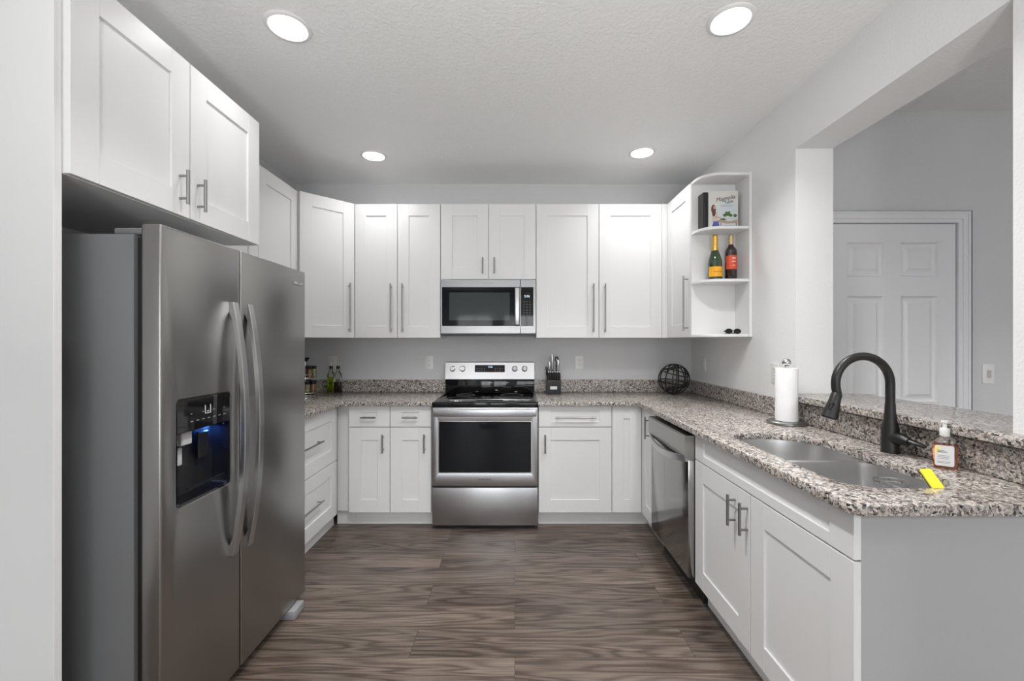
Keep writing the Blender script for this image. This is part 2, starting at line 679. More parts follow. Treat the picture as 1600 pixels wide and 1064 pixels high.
# right double
c = thing('wall_cabinet', 'wide white double-door wall cabinet right of the microwave', 'cabinet', (.170, UY, 0))
carcass(1.041, dpU, UB, UT, c)
shaker('door', 0, .497, UB, UT, c, handle=('v', .497 - .046, HU, LONG))
shaker('door', .499, .997, UB, UT, c, handle=('v', .499 + .044, HU, LONG))
MB().box(.999, 1.062, -.018, 0, UB, UT, .0008).build('filler_strip', 'white', c)
# right wall upper (faces -x)
YE = 2.942
c = thing('wall_cabinet', 'narrow white wall cabinet on the right wall beside the open shelves', 'cabinet', (1.231, 3.388, 0), -PI / 2)
wd = 3.388 - YE
carcass(wd, XR - 1.231 - .002, UB, UT, c)
shaker('door', .002, wd - .004, UB, UT, c, handle=('v', wd - .045, HU, LONG))
# diagonal corner
c = thing('corner_cabinet', 'white diagonal wall cabinet in the back left corner', 'cabinet', (-1.572, 3.112, 0), PI / 4)
L_ = math.hypot(.284, .284)
b = MB()
q = Matrix.Rotation(-PI / 4, 4, 'Z') @ Matrix.Translation((1.572, -3.112, 0))
poly = [(-1.572, 3.112), (-1.288, 3.396), (-1.288, D - .002), (XL + .002, D - .002), (XL + .002, 3.112)]
pl = [(q @ Vector((x, y, 0))).to_2d() for x, y in poly]
b.plate(pl, [], UB, UT).build('body', 'white', c)
shaker('door', -.004, L_ + .004, UB, UT, c, handle=('v', L_ - .045, HU, LONG))
# left wall upper (faces +x), local x -> +y
c = thing('wall_cabinet', 'white wall cabinet on the left wall beyond the refrigerator', 'cabinet', (-1.60, 2.15, 0), PI / 2)
carcass(.961, -1.60 - XL - .002, UB, UT, c)
shaker('door', 0, .478, UB, UT, c, handle=('v', .478 - .045, HU, LONG))
shaker('door', .480, .957, UB, UT, c, handle=('v', .480 + .045, HU, LONG))
# above refrigerator
c = thing('wall_cabinet', 'deep white double-door cabinet above the refrigerator with a tall end panel', 'cabinet', (-1.302, 1.229, 0), PI / 2)
b = MB()
b.box(0, .914, 0, -1.302 - XL - .002, 1.829, UT, .0008)
b.build('body', 'white', c)
shaker('door', 0, .456, 1.829, UT, c, handle=('v', .456 - .052, 1.937, .130))
shaker('door', .458, .914, 1.829, UT, c, handle=('v', .458 + .038, 1.934, .130))
# tall end panel of the refrigerator niche, down to the floor
MB().box(-.024, -.0015, 0, -1.302 - XL - .002, 0, UT, .001).build('end_panel', 'white', c)

# open end shelf
c = thing('open_shelf_unit', 'white open corner shelf unit with rounded shelves on the right wall', 'shelf', (1.212, 2.938, 0))
sw = XR - 1.212 - .002
b = MB()
b.box(0, sw - .019, -.006, .003, UB, UT, .0006)
b.build('back_panel', 'white', c)
MB().box(sw - .019, sw, -.183, .003, UB, UT + .004, .001).build('side_panel', 'white', c)
for z in (UB, 1.738, 2.080, UT - .018):
    MB().plate(rrect(.002, sw - .0195, -.178, -.0065, [.13, 0, 0, 0], 14), [], z, z + .018, .0015, 1).build('shelf', 'white', c)

# ---- base cabinets
KB = .108
BT = CT - TH - .0005
BY = D - .6136 + .02
dpB = D - BY - .002
TO = .046
DG = .731
c = thing('base_cabinet', 'white base cabinet with two small drawers left of the range', 'cabinet', (-1.206, BY, 0))
carcass(.600, dpB, KB, BT, c, TO)
for (a, e_) in ((0, .298), (.300, .598)):
    shaker('drawer', a, e_, DG, .884, c, rt=.045, handle=('h', (a + e_) / 2, .802, .110))
    shaker('door', a, e_, KB, DG - .003, c, handle=('v', e_ - .046, .614, .133))
MB().box(-.098, -.001, .018, .03, KB, BT).build('filler_strip', 'white', c)
MB().box(-.11, -.001, TO, TO + .015, 0, KB).build('toe_kick', 'white', c)
# left run drawers (faces +x)
c = thing('drawer_cabinet', 'white cabinet with two deep drawers on the left wall beside the refrigerator', 'cabinet', (-1.310, 2.262, 0), PI / 2)
wl = .836
carcass(wl, -1.310 - XL - .002, .098, BT, c)
MB().box(0, wl + .05, .026, .041, 0, .098).build('toe_kick', 'white', c)
shaker('drawer', 0, wl, .494, .884, c, handle=('h', wl / 2 - .02, .693, .300))
shaker('drawer', 0, wl, .098, .492, c, handle=('h', wl / 2 - .02, .302, .300))
# right of range
c = thing('base_cabinet', 'white base cabinet with one wide drawer right of the range', 'cabinet', (.172, BY, 0))
carcass(.531, dpB, KB, BT, c, TO)
shaker('drawer', 0, .531, DG, .884, c, rt=.036, handle=('h', .2655, .800, .295))
shaker('door', 0, .531, KB, DG - .003, c, handle=('v', .046, .612, .133))
# corner cabinet: one leaf faces the camera, the other faces the aisle
c = thing('corner_cabinet', 'white L-shaped corner base cabinet beside the dishwasher with two narrow doors', 'cabinet', (.704, BY, 0))
RX = XR - .6136          # door face plane of the right run
xin = RX + .02 - .704    # local x of the box front of the right run
b = MB()
b.plate([(0, 0), (xin, 0), (xin, -.328), (XR - .704 - .002, -.328), (XR - .704 - .002, dpB), (0, dpB)], [], KB, BT).build('body', 'white', c)
shaker('door', .001, xin - .021, KB, .884, c, st=.085)
b = MB()
b.box(.0, xin + TO, TO, TO + .012, 0, KB)
b.box(xin + TO, xin + TO + .012, -.328, TO, 0, KB)
b.build('toe_kick', 'white', c)
dd = MB()
# aisle leaf, faces -x : x = xin-.02 .. xin ; y from -.02 down to -.326
y0_, y1_ = -.326, -.0215
for (ya, yb, za, zb, t_) in ((y0_, y0_ + .088, KB, .884, 0), (y1_ - .088, y1_, KB, .884, 0),
                             (y0_ + .088, y1_ - .088, .884 - .092, .884, .0002), (y0_ + .088, y1_ - .088, KB, KB + .092, .0002)):
    dd.box(xin - .02 + t_, xin, ya, yb, za, zb, .0009)
dd.box(xin - .0125, xin - .002, y0_ + .086, y1_ - .086, KB + .09, .794)
o = dd.build('door', 'white', c, 20)
b = MB()
hy = 2.918 - BY
b.cyl((xin - .052, hy, .684), (xin - .052, hy, .832), .006, n=14)
for z in (.706, .810):
    b.cyl((xin - .052, hy, z), (xin - .02, hy, z), .005, n=10)
b.build('handle', 'nickel', o)
# sink cabinet (faces -x)
SY0, SY1 = 1.158, 2.182
c = thing('sink_cabinet', 'wide white sink base cabinet at the end of the right run', 'cabinet', (RX + .02, SY1, 0), -PI / 2)
ws = SY1 - SY0
b = MB()
dS = XR - RX - .02 - .002
# hollow carcass, open above, so the bowls hang inside
b.box(0, .018, 0, dS, KB, BT)
b.box(ws - .032, ws - .016, 0, dS, 0, BT)
b.box(.018, ws - .032, dS - .012, dS, KB, BT)
b.box(.018, ws - .032, 0, dS - .012, KB, KB + .018)
b.box(.018, ws - .032, 0, .018, KB, BT)
b.build('body', 'white', c)
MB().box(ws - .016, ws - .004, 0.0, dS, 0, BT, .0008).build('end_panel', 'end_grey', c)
MB().box(0, ws - .016, TO, TO + .015, 0, KB).build('toe_kick', 'white', c)
shaker('false_drawer_front', 0, ws, DG + .018, .886, c, st=.092, rt=.036)
shaker('door', 0, ws / 2 - .001, KB + .012, DG + .015, c, handle=('v', .398, .643, .128))
shaker('door', ws / 2 + .001, ws, KB + .012, DG + .015, c, handle=('v', .493, .643, .128))

# ------------------------------------------------------------------ countertops
c = thing('granite_countertop', 'speckled granite countertop in the left corner beside the range', 'countertop', (XL, D, 0))
b = MB()
P = lambda pts: [(x - XL, y - D) for x, y in pts]
b.plate(P([(XL + .002, 2.262), (-1.253, 2.262), (-1.253, 3.043), (-1.233, 3.0635), (-.5955, 3.0635), (-.5955, D - .002), (XL + .002, D - .002)]), [], CT - TH, CT, .004, 2)
b.build('slab', 'granite', c)
b = MB()
b.plate(P([(XL + .002, 2.262), (XL + .021, 2.262), (XL + .021, D - .021), (-.5955, D - .021), (-.5955, D - .002), (XL + .002, D - .002)]), [], CT, 1.022, .003, 1)
b.build('backsplash', 'granite', c)
# right: back run + right run with the sink opening
c = thing('granite_countertop', 'long speckled granite countertop holding the double sink', 'countertop', (XR, D, 0))
P = lambda pts: [(x - XR, y - D) for x, y in pts]
CX = .884
CYN = 1.115
out = [(.1675, 3.0635), (CX - .022, 3.0635), (CX, 3.0415)]
cr = rrect(CX, XR - .002, CYN, 2.0, [.035, 0, 0, 0], 8)
out += [p for p in cr if p[1] < 1.9][:9]
out += [(XR - .002, CYN), (XR - .002, D - .002), (.1675, D - .002)]
hole = rrect(.985, 1.345, 1.250, 2.010, [.10, .12, .17, .12], 10)
b = MB()
b.plate(P(out), [P(hole)[::-1]], CT - TH, CT, .004, 2)
b.build('slab', 'granite', c)
b = MB()
b.plate(P([(.1675, D - .002), (.1675, D - .021), (XR - .021, D - .021), (XR - .021, 1.165), (XR - .002, 1.165), (XR - .002, D - .002)]), [], CT, 1.022, .003, 1)
b.build('backsplash', 'granite', c)
# raised ledge in the opening
b = MB()
o = b.plate([(1.467, 1.10), (XR - .001, 1.10), (XR - .001, JN + .001), (1.89, JN + .001), (1.89, JZ - .002), (1.467, JZ - .002)], [], 1.0335, 1.0645, .004, 2).build('granite_ledge', 'granite')
tag(o, 'raised granite bar ledge lying across the pass-through opening', 'ledge')

# ------------------------------------------------------------------ sink
SC = (1.165, 1.63, 0)
c = thing('kitchen_sink', 'stainless steel double-bowl sink set under the granite', 'sink', SC)
P3 = lambda lp, z: [(x - SC[0], y - SC[1], z) for x, y in lp]
zt = CT - TH - .0005
bowls = [((.978, 1.352, 1.655, 2.017), [.06, .06, .165, .13]), ((.978, 1.352, 1.243, 1.628), [.10, .12, .06, .06])]
lps = []
for (x0, x1, y0, y1), r in bowls:
    lps.append(rrect(x0, x1, y0, y1, r, 8))
b = MB()
oo = rrect(.955, 1.375, 1.222, 2.040, .05, 6)
b.plate([(x - SC[0], y - SC[1]) for x, y in oo], [[(x - SC[0], y - SC[1]) for x, y in lp][::-1] for lp in lps], zt - .004, zt)
b.build('rim', 'steel_sink', c)
for (x0, x1, y0, y1), r in bowls:
    b = MB()
    loops = []
    for (ins, z) in ((0, zt - .001), (.002, zt - .02), (.008, zt - .12), (.016, zt - .175), (.030, zt - .193), (.055, zt - .199)):
        loops.append(P3(rrect(x0 + ins, x1 - ins, y0 + ins, y1 - ins, [max(q - ins * .6, .012) for q in r], 8), z))
    cx, cy = (x0 + x1) / 2 - SC[0], (y0 + y1) / 2 - SC[1]
    lp = loops[-1]
    loops.append([(cx + (p[0] - cx) * .4, cy + (p[1] - cy) * .4, zt - .203) for p in lp])
    b.loft(loops, False, True)
    # outer skin
    ol = []
    for (ins, z) in ((-.0015, zt - .001), (.0, zt - .12), (.02, zt - .19), (.06, zt - .207)):
        ol.append(P3(rrect(x0 + ins, x1 - ins, y0 + ins, y1 - ins, [max(q - ins * .6, .012) for q in r], 8), z))
    b.loft(ol, False, True)
    bo = b.build('bowl', 'steel_sink', c, 50)
    MB().lathe([(.043, zt - .2025), (.043, zt - .200), (.034, zt - .200), (.030, zt - .2025), (.006, zt - .2025), (.006, zt - .196), (.001, zt - .195)], cx, cy, 24).build('drain', 'chrome', bo)

# faucet
FX, FY = 1.455, 1.655
c = thing('kitchen_faucet', 'matte black gooseneck faucet standing behind the sink', 'faucet', (FX, FY, CT))
MB().lathe([(.030, 0), (.030, .006), (.0285, .01), (.0285, .085), (.026, .10), (.021, .125), (.018, .155), (.0165, .19)], 0, 0, 32).build('body', 'black_metal', c)
pts = [(0, 0, .185), (0, 0, .22), (0, 0, .26)]
rad = .106
czc = .266
for i in range(0, 21):
    a = i / 20 * math.radians(197)
    pts.append((-rad + rad * math.cos(a), 0, czc + rad * math.sin(a)))
d = Vector(pts[-1]) - Vector(pts[-2])
d.normalize()
e1 = Vector(pts[-1])
pts.append(tuple(e1 + d * .008))
MB().tube(pts, .0155, 20).build('spout', 'black_metal', c)
hd = Vector((-.30, 0, -.95)).normalized()
p0 = e1 + d * .006
b = MB()
b.tube([p0, p0 + hd * .006, p0 + hd * .03, p0 + hd * .075, p0 + hd * .098, p0 + hd * .103], [.0165, .0185, .0195, .026, .0285, .026], 24)
hh = b.build('spray_head', 'black_metal', c)
pb = p0 + hd * .045
MB().tube([pb + Vector((-.010, -.012, .004)), pb + Vector((-.022, -.016, 0)), pb + Vector((-.028, -.016, -.016))], [.007, .008, .005], 10).build('button', 'black', hh)
b = MB()
b.tube([(0, .0, .060), (.002, -.03, .060), (.004, -.055, .059), (.005, -.075, .056)], [.024, .024, .021, .014], 20)
b.tube([(.003, -.045, .064), (.012, -.085, .056), (.02, -.115, .050), (.022, -.122, .049)], [.010, .009, .007, .003], 14, ry=[.016, .013, .009, .004])
b.build('lever_handle', 'black_metal', c)

# ------------------------------------------------------------------ refrigerator
FXF, FY0, FY1, FT = -1.0904, 1.314, 2.220, 1.708
FS = 1.697
c = thing('refrigerator', 'dark stainless side-by-side refrigerator with ice and water dispenser', 'refrigerator', (-1.5, (FY0 + FY1) / 2, 0))
ox, oy = -1.5, (FY0 + FY1) / 2
X = lambda x: x - ox
Y = lambda y: y - oy
b = MB()
b.box(X(-1.885), X(-1.180), Y(FY0 + .008), Y(FY1 - .008), .025, 1.680, .006, 2)
b.build('case', 'fridge_side', c)
MB().box(X(-1.180), X(-1.153), Y(FY0 + .022), Y(FY1 - .022), .06, 1.672).build('door_gasket', 'black', c)
# freezer door with dispenser opening, built flat then turned (plate x -> world y, plate y -> world z, thickness -> +x)
MX = Matrix(((0, 0, 1, 0), (1, 0, 0, 0), (0, 1, 0, 0), (0, 0, 0, 1)))
dy0, dy1, dz0, dz1 = 1.3777, 1.636, .805, 1.154
hole = rrect(Y(dy0), Y(dy1), dz0, dz1, .014, 5)
b = MB()
b.plate(rrect(Y(FY0), Y(FS - .004), .052, FT, .004, 2), [hole[::-1]], X(-1.152), X(FXF), .006, 3, mtx=MX)
fd = b.build('freezer_door', 'steel_fridge', c)
b = MB()
b.plate(rrect(Y(FS + .004), Y(FY1), .052, FT, .004, 2), [], X(-1.152), X(FXF), .006, 3, mtx=MX)
rd = b.build('refrigerator_door', 'steel_fridge', c)
tag(text('lettering', 'Whirlpool', .024, face_x(X(FXF) + .0003, Y(2.135), 1.637), 'chrome', rd, .0006), 'small silver maker lettering')
# dispenser
cut = 1.045
b = MB()
b.plate(rrect(Y(dy0 + .0005), Y(dy1 - .0005), cut, dz1 - .0005, [.001, .001, .013, .013], 5), [], X(FXF - .03), X(FXF - .0005), .001, 1, mtx=MX)
dp = b.build('dispenser_panel', 'black_gloss', fd)
ring_o = rrect(Y(dy0 + .0005), Y(dy1 - .0005), dz0 + .0005, cut, [.013, .013, .001, .001], 5)
cavb = MB()
def cav(ins, x, top=0.0):
    return [(x, p[0] * 1.0, p[1]) for p in rrect(Y(dy0 + .0005) + ins, Y(dy1 - .0005) - ins, dz0 + .0005 + ins, cut - top, [.013, .013, .004, .004], 5)]
cavb.loft([cav(0, X(FXF - .0008)), cav(.006, X(FXF - .004)), cav(.012, X(FXF - .085))], False, True)
cv = cavb.build('dispenser_cavity', 'black_gloss', fd, 40)
MB().box(X(FXF - .02), X(FXF - .012), Y(1.44), Y(1.62), .845, .848).build('drip_tray', 'black', cv)
MB().box(X(FXF - .065), X(FXF - .02), Y(1.425), Y(1.47), cut - .050, cut - .004, .003).build('water_spout', 'pale_plastic', cv)
b = MB()
b.box(X(FXF - .052), X(FXF - .042), Y(1.395), Y(1.455), .925, .985, .003)
b.build('dispenser_paddle', 'pale_plastic', cv)
b = MB()
b.box(X(FXF - .052), X(FXF - .042), Y(1.53), Y(1.58), .925, 1.02, .003)
b.build('dispenser_paddle', 'black', cv)
MB().box(X(FXF - .07), X(FXF - .04), Y(1.60), Y(1.622), 1.036, 1.042).build('dispenser_light', 'led_blue', cv)
lt = area('dispenser_glow', (X(FXF - .05), Y(1.595), 1.030), (0, 0, 0), .03, .03, .35, (0.08, 0.25, 1.0), cv)
# small icons on the panel
b = MB()
xx = X(FXF) + .0002
for (ya, yb, za, zb) in ((1.502, 1.505, 1.092, 1.122), (1.528, 1.531, 1.092, 1.122), (1.502, 1.531, 1.092, 1.094), (1.512, 1.521, 1.098, 1.101)):
    b.box(xx - .0004, xx + .0002, Y(ya), Y(yb), za, zb)
b.build('icons', 'mark_white', dp)
for k in range(7):
    ya = 1.435 + k * .027
    MB().box(xx - .0004, xx + .0001, Y(ya), Y(ya + .012), 1.074, 1.077).build('button_mark', 'mark_grey', dp)
    if k % 2 == 0:
        MB().box(xx - .0004, xx + .0001, Y(ya), Y(ya + .008), 1.100, 1.1025).build('button_mark', 'mark_grey', dp)
# bowed handles
for (pd, ya, yb, z0, z1) in ((fd, 1.628, 1.660, .528, 1.497), (rd, 1.722, 1.754, .520, 1.497)):
    b = MB()
    N = 28
    loops = []
    zm = (z0 + z1) / 2
    for i in range(N + 1):
        u = -1 + 2 * i / N
        z = zm + u * (z1 - z0) / 2
        bow = .016 + .046 * (1 - abs(u) ** 2.2)
        xo = X(FXF) + bow
        xi = X(FXF) - .001 if abs(u) > .90 else X(FXF) + bow - .016
        wv = .002
        loops.append([(xi, Y(ya), z), (xo - .002, Y(ya), z), (xo, Y(ya) + .003, z), (xo, Y(yb) - .003, z), (xo - .002, Y(yb), z), (xi, Y(yb), z)])
    b.loft(loops)
    b.build('handle', 'steel_handle', pd, 30)
# hinge caps on top and the grey foot cover below
b = MB()
b.box(X(-1.25), X(-1.10), Y(FY0 + .015), Y(FY0 + .085), 1.680, 1.700, .004)
b.build('hinge_cover', 'fridge_side', c)
b = MB()
b.box(X(-1.25), X(-1.10), Y(FY1 - .085), Y(FY1 - .015), 1.680, 1.700, .004)
b.build('hinge_cover', 'fridge_side', c)
MB().box(X(-1.17), X(-1.155), Y(FY0 + .02), Y(FY1 - .02), .01, .05).build('base_grille', 'black', c)
MB().box(X(-1.16), X(-1.062), Y(2.06), Y(2.155), 0.0, .045, .006, 2).build('foot_cover', 'grey_plastic', c)
MB().box(X(-1.16), X(-1.10), Y(FY0 + .03), Y(FY0 + .12), 0.0, .045, .006, 2).build('foot_cover', 'grey_plastic', c)
for (x_, y_) in ((-1.84, FY0 + .06), (-1.84, FY1 - .06)):
    MB().cyl((X(x_), Y(y_), 0), (X(x_), Y(y_), .03), .02).build('foot', 'black', c)

# ------------------------------------------------------------------ range
RF = D - .656
c = thing('electric_range', 'stainless steel electric range with black glass cooktop', 'range', (-.214, D, 0))
ry = RF - D
W2 = .3795
b = MB()
b.box(-W2, W2, ry + .045, -.03, .03, .900, .003)
b.build('body', 'fridge_side', c)
b = MB()
b.box(-W2, W2, ry - .004, -.075, .884, .9165, .006, 2)
ck = b.build('cooktop', 'black_gloss', c)
MB().box(-W2, -W2 + .014, ry + .0, -.075, .9165, .9195, .001).build('side_trim', 'steel', ck)
MB().box(W2 - .014, W2, ry + .0, -.075, .9165, .9195, .001).build('side_trim', 'steel', ck)
for (x_, y_, r_) in ((-.19, -.22, .075), (.19, -.22, .09), (-.19, -.46, .11), (.19, -.46, .09)):
    b = MB()
    b.plate([(x_ + r_ * math.cos(a * PI / 24), y_ + r_ * math.sin(a * PI / 24)) for a in range(48)],
            [[(x_ + (r_ - .002) * math.cos(-a * PI / 24), y_ + (r_ - .002) * math.sin(-a * PI / 24)) for a in range(48)]], .9165, .9168)
    b.build('burner_ring', 'mark_grey', ck)
# backguard
b = MB()
b.box(-W2, W2, -.070, -.004, .9165, 1.04, .004, 2)
b.build('backguard_base', 'black_gloss', c)
b = MB()
lp = lambda x_: [(x_, -.006, 1.032), (x_, -.085, 1.032), (x_, -.082, 1.050), (x_, -.060, 1.172), (x_, -.052, 1.178), (x_, -.006, 1.178)]
b.loft([lp(-W2), lp(W2)])
pn = b.build('control_panel', 'steel', c)
tl = math.atan2(.022, .122)
def onp(x_, z_, out_=0.0):
    yy = -.082 + (z_ - 1.050) / .122 * .022
    return Matrix.Translation((x_, yy - out_, z_)) @ Matrix.Rotation(PI / 2 - tl, 4, 'X')
b = MB()
b.plate(rrect(-.128, .128, -.031, .031, .003, 2), [], -.001, .0012, mtx=onp(0, 1.121))
ds = b.build('display', 'black_gloss', pn)
text('display_digits', '5:06', .022, onp(.005, 1.135, .0015), 'display_blue', ds, .0002)
for k in range(4):
    for r_ in range(2):
        for s_ in (-1, 1):
            b = MB()
            b.plate(rrect(s_ * (.045 + k * .021) - .005, s_ * (.045 + k * .021) + .005, -.002 - r_ * .018, .001 - r_ * .018, .0003, 1), [], .0012, .0015, mtx=onp(0, 1.121))
            b.build('key', 'mark_grey', ds)
for x_ in (-.317, -.232, .213, .297):
    b = MB()
    b.lathe([(.0255, -.001), (.0255, .004), (.021, .006), (.019, .026), (.017, .029), (.001, .029)], 0, 0, 28)
    b.bm.transform(onp(x_, 1.119))
    kn = b.build('knob', 'chrome', pn)
    b = MB()
    b.box(-.0035, .0035, -.019, .019, .0285, .035, .001)
    b.bm.transform(onp(x_, 1.119))
    b.build('grip', 'steel', kn)
# oven door
b = MB()
wz0, wz1, wx = .412, .776, .330
b.plate(rrect(-W2 + .001, W2 - .001, .316, .878, .002, 1), [rrect(-wx, wx, wz0, wz1, .006, 3)[::-1]], 0, .04, .003, 2, mtx=Matrix.Translation((0, ry + .041, 0)) @ R90)
od = b.build('oven_door', 'steel', c)
b = MB()
b.box(-wx - .002, wx + .002, ry + .006, ry + .038, wz0 - .002, wz1 + .002)
og = b.build('oven_window', 'oven_glass', od)
b = MB()
b.plate(rrect(-wx - .006, wx + .006, wz0 - .006, wz1 + .006, .010, 3), [rrect(-wx, wx, wz0, wz1, .006, 3)[::-1]], 0, .0025, .001, 1, mtx=Matrix.Translation((0, ry + .0012, 0)) @ R90)
b.build('window_trim', 'chrome', od)
b = MB()
b.box(-W2 + .012, W2 - .012, ry - .052, ry - .034, .820, .872, .006, 3)
for s_ in (-1, 1):
    b.box(s_ * (W2 - .03) - .014, s_ * (W2 - .03) + .014, ry - .036, ry + .002, .828, .866, .003)
b.build('handle', 'steel', od)
text('lettering', 'WHIRLPOOL', .017, face_y(0, ry + .0005, .362), 'mark_dark', od, .0008)
b = MB()
b.box(-W2 + .001, W2 - .001, ry + .002, ry + .045, .032, .303, .004, 2)
b.build('storage_drawer', 'steel', c)
MB().box(-W2 + .02, W2 - .02, ry + .06, ry + .075, .0, .035).build('base_skirt', 'black', c)

# ------------------------------------------------------------------ microwave
c = thing('microwave', 'stainless over-the-range microwave with black glass door', 'microwave', (-.2115, D, 1.405))
my = 3.383 - D
MW, MH = .3785, .4385
b = MB()
b.box(-MW, MW, my + .035, -.003, .004, MH, .002)
b.build('body', 'grey_plastic', c)
b = MB()
b.box(-MW, MW, my + .02, my + .30, -.006, .005, .001)
b.build('bottom_grille', 'black', c)
div = .256
R9 = lambda y_: Matrix.Translation((0, y_, 0)) @ R90
b = MB()
b.plate(rrect(-MW, div - .001, .010, MH, .002, 1), [rrect(-MW + .014, div - .002 - .0005, .072, .376, .002, 1)[::-1]], 0, .034, .002, 1, mtx=R9(my + .034))
md = b.build('door', 'steel_micro', c)
b = MB()
b.box(-MW + .012, div - .0015, my + .001, my + .03, .070, .378)
mg = b.build('door_glass', 'oven_glass', md)
b = MB()
b.plate(rrect(-MW + .07, div - .085, .115, .335, .004, 2), [], 0, .0004, mtx=R9(my + .001))
M['micro_mesh'] = mat('microwave_mesh', (0.055, 0.064, 0.066), 0.06, Specular_IOR_Level=0.3)
b.build('window_mesh', 'micro_mesh', mg)
b = MB()
b.box(div - .044, div - .008, my - .034, my - .020, .076, .370, .005, 2)
for z in (.092, .354):
    b.box(div - .036, div - .016, my - .022, my + .002, z - .010, z + .010, .002)
b.build('handle', 'steel_handle', md)
b = MB()
b.plate(rrect(div + .001, MW, .010, MH, .002, 1), [rrect(div + .002, MW - .022, .072, .376, .002, 1)[::-1]], 0, .034, .002, 1, mtx=R9(my + .034))
mp_ = b.build('control_frame', 'steel_micro', c)
b = MB()
b.box(div + .0015, MW - .020, my + .001, my + .03, .070, .378)
kp = b.build('keypad', 'black_gloss', mp_)
text('display_digits', '5:06', .026, face_y(.308, my + .0006, .305), 'display_white', kp, .0002)
for r_ in range(8):
    for q_ in range(3):
        xk, zk = .283 + q_ * .024, .262 - r_ * .022
        MB().box(xk - .0035, xk + .0035, my + .0003, my + .0012, zk - .0014, zk + .0014).build('key', 'mark_key', kp)
text('lettering', 'Whirlpool', .020, face_y(0, my - .0001, .407), 'mark_grey', md, .0004)

# ------------------------------------------------------------------ dishwasher (faces -x; local x -> -y)
DW1 = 2.782
c = thing('dishwasher', 'stainless steel dishwasher with a bowed bar handle', 'dishwasher', (RX + .02, DW1, 0), -PI / 2)
wd = .598
f0 = -(RX + .02 - .870)          # front of the control panel
MB().box(.002, wd - .002, .0, .56, .10, BT - .004, .002).build('body', 'black', c)
b = MB()
b.box(.003, wd - .003, f0 + .018, -.001, .135, .742, .005, 2)
dd_ = b.build('door', 'steel_dish', c)
b = MB()
lp = lambda x_: [(x_, -.001, .865), (x_, -.001, .742), (x_, f0 + .018, .742), (x_, f0 + .004, .752), (x_, f0, .775), (x_, f0, .858), (x_, f0 + .007, .865)]
b.loft([lp(.003), lp(wd - .003)])
b.build('control_panel', 'steel_fridge', c, 25)
b = MB()
N = 24
loops = []
for i in range(N + 1):
    u = -1 + 2 * i / N
    xx = wd / 2 + u * (wd / 2 - .006)
    bow = .034 * (1 - abs(u) ** 2.4)
    yo = f0 + .006 - bow
    zc = .748 - .028 * (1 - abs(u) ** 2.2)
    loops.append([(xx, yo + .012, zc - .018), (xx, yo, zc - .016), (xx, yo - .002, zc), (xx, yo, zc + .016), (xx, yo + .012, zc + .018)])
b.loft(loops)
b.build('handle', 'steel_handle', dd_, 30)
MB().box(.01, wd - .01, .03, .045, 0, .13).build('toe_panel', 'black', c)
for (x_, y_) in ((.04, .1), (wd - .04, .1), (.04, .5), (wd - .04, .5)):
    MB().cyl((x_, y_, 0), (x_, y_, .102), .014, n=12).build('foot', 'black', c)

# ------------------------------------------------------------------ ceiling lights
spots = [(-.990, 1.864, 'near left recessed ceiling light above the refrigerator side'), (.922, 1.824, 'near right recessed ceiling light in front of the pass-through wall'),
         (-1.040, 3.146, 'far left recessed ceiling light near the corner cabinet'), (.921, 3.092, 'far right recessed ceiling light near the open shelf unit')]
for (x_, y_, lb), pw in zip(spots, (.25, 1.4, .28, .45)):
    c = thing('ceiling_light', lb, 'light', (x_, y_, CE), 0, 'recessed ceiling lights')
    MB().lathe([(.096, -.0005), (.096, -.003), (.091, -.007), (.080, -.009), (.075, -.006), (.075, -.0005)], 0, 0, 48, False, False).build('trim_ring', 'plastic', c)
    MB().lathe([(.0745, -.001), (.0745, -.005), (.001, -.0055)], 0, 0, 48, False, True).build('lens', 'lens', c)
    area('lamp', (0, 0, -.012), (0, 0, 0), .145, .145, CAN_POWER * pw, (1, .995, .985), c, 'DISK', CAN_SPREAD)
for (x_, y_, pw) in ((-1.0, -2.7, 30), (1.0, -2.7, 30), (3.2, -2.4, 24)):  # unseen fill panels, added to raise the light from behind the camera
    c = thing('added_panel_light', 'added square fill panel on the unseen ceiling behind the camera', 'light', (x_, y_, CE), 0, 'added fill panels out of view')
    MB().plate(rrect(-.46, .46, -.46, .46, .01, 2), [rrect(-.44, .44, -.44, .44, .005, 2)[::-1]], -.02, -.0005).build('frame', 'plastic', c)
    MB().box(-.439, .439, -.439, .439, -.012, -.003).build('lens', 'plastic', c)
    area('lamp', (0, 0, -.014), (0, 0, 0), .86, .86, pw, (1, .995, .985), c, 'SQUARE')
for (x_, y_, pw) in ((3.2, .2, 26),):  # unseen can added as fill for the adjoining room
    c = thing('ceiling_light', 'added recessed fill light on the unseen ceiling of the adjoining room', 'light', (x_, y_, CE), 0, 'added recessed lights out of view')
    MB().lathe([(.096, -.0005), (.096, -.003), (.091, -.007), (.080, -.009), (.075, -.006), (.075, -.0005)], 0, 0, 32, False, False).build('trim_ring', 'plastic', c)
    MB().lathe([(.0745, -.001), (.0745, -.005), (.001, -.0055)], 0, 0, 32, False, True).build('lens', 'lens', c)
    area('lamp', (0, 0, -.012), (0, 0, 0), .145, .145, pw, (1, .995, .985), c, 'DISK', CAN_SPREAD)

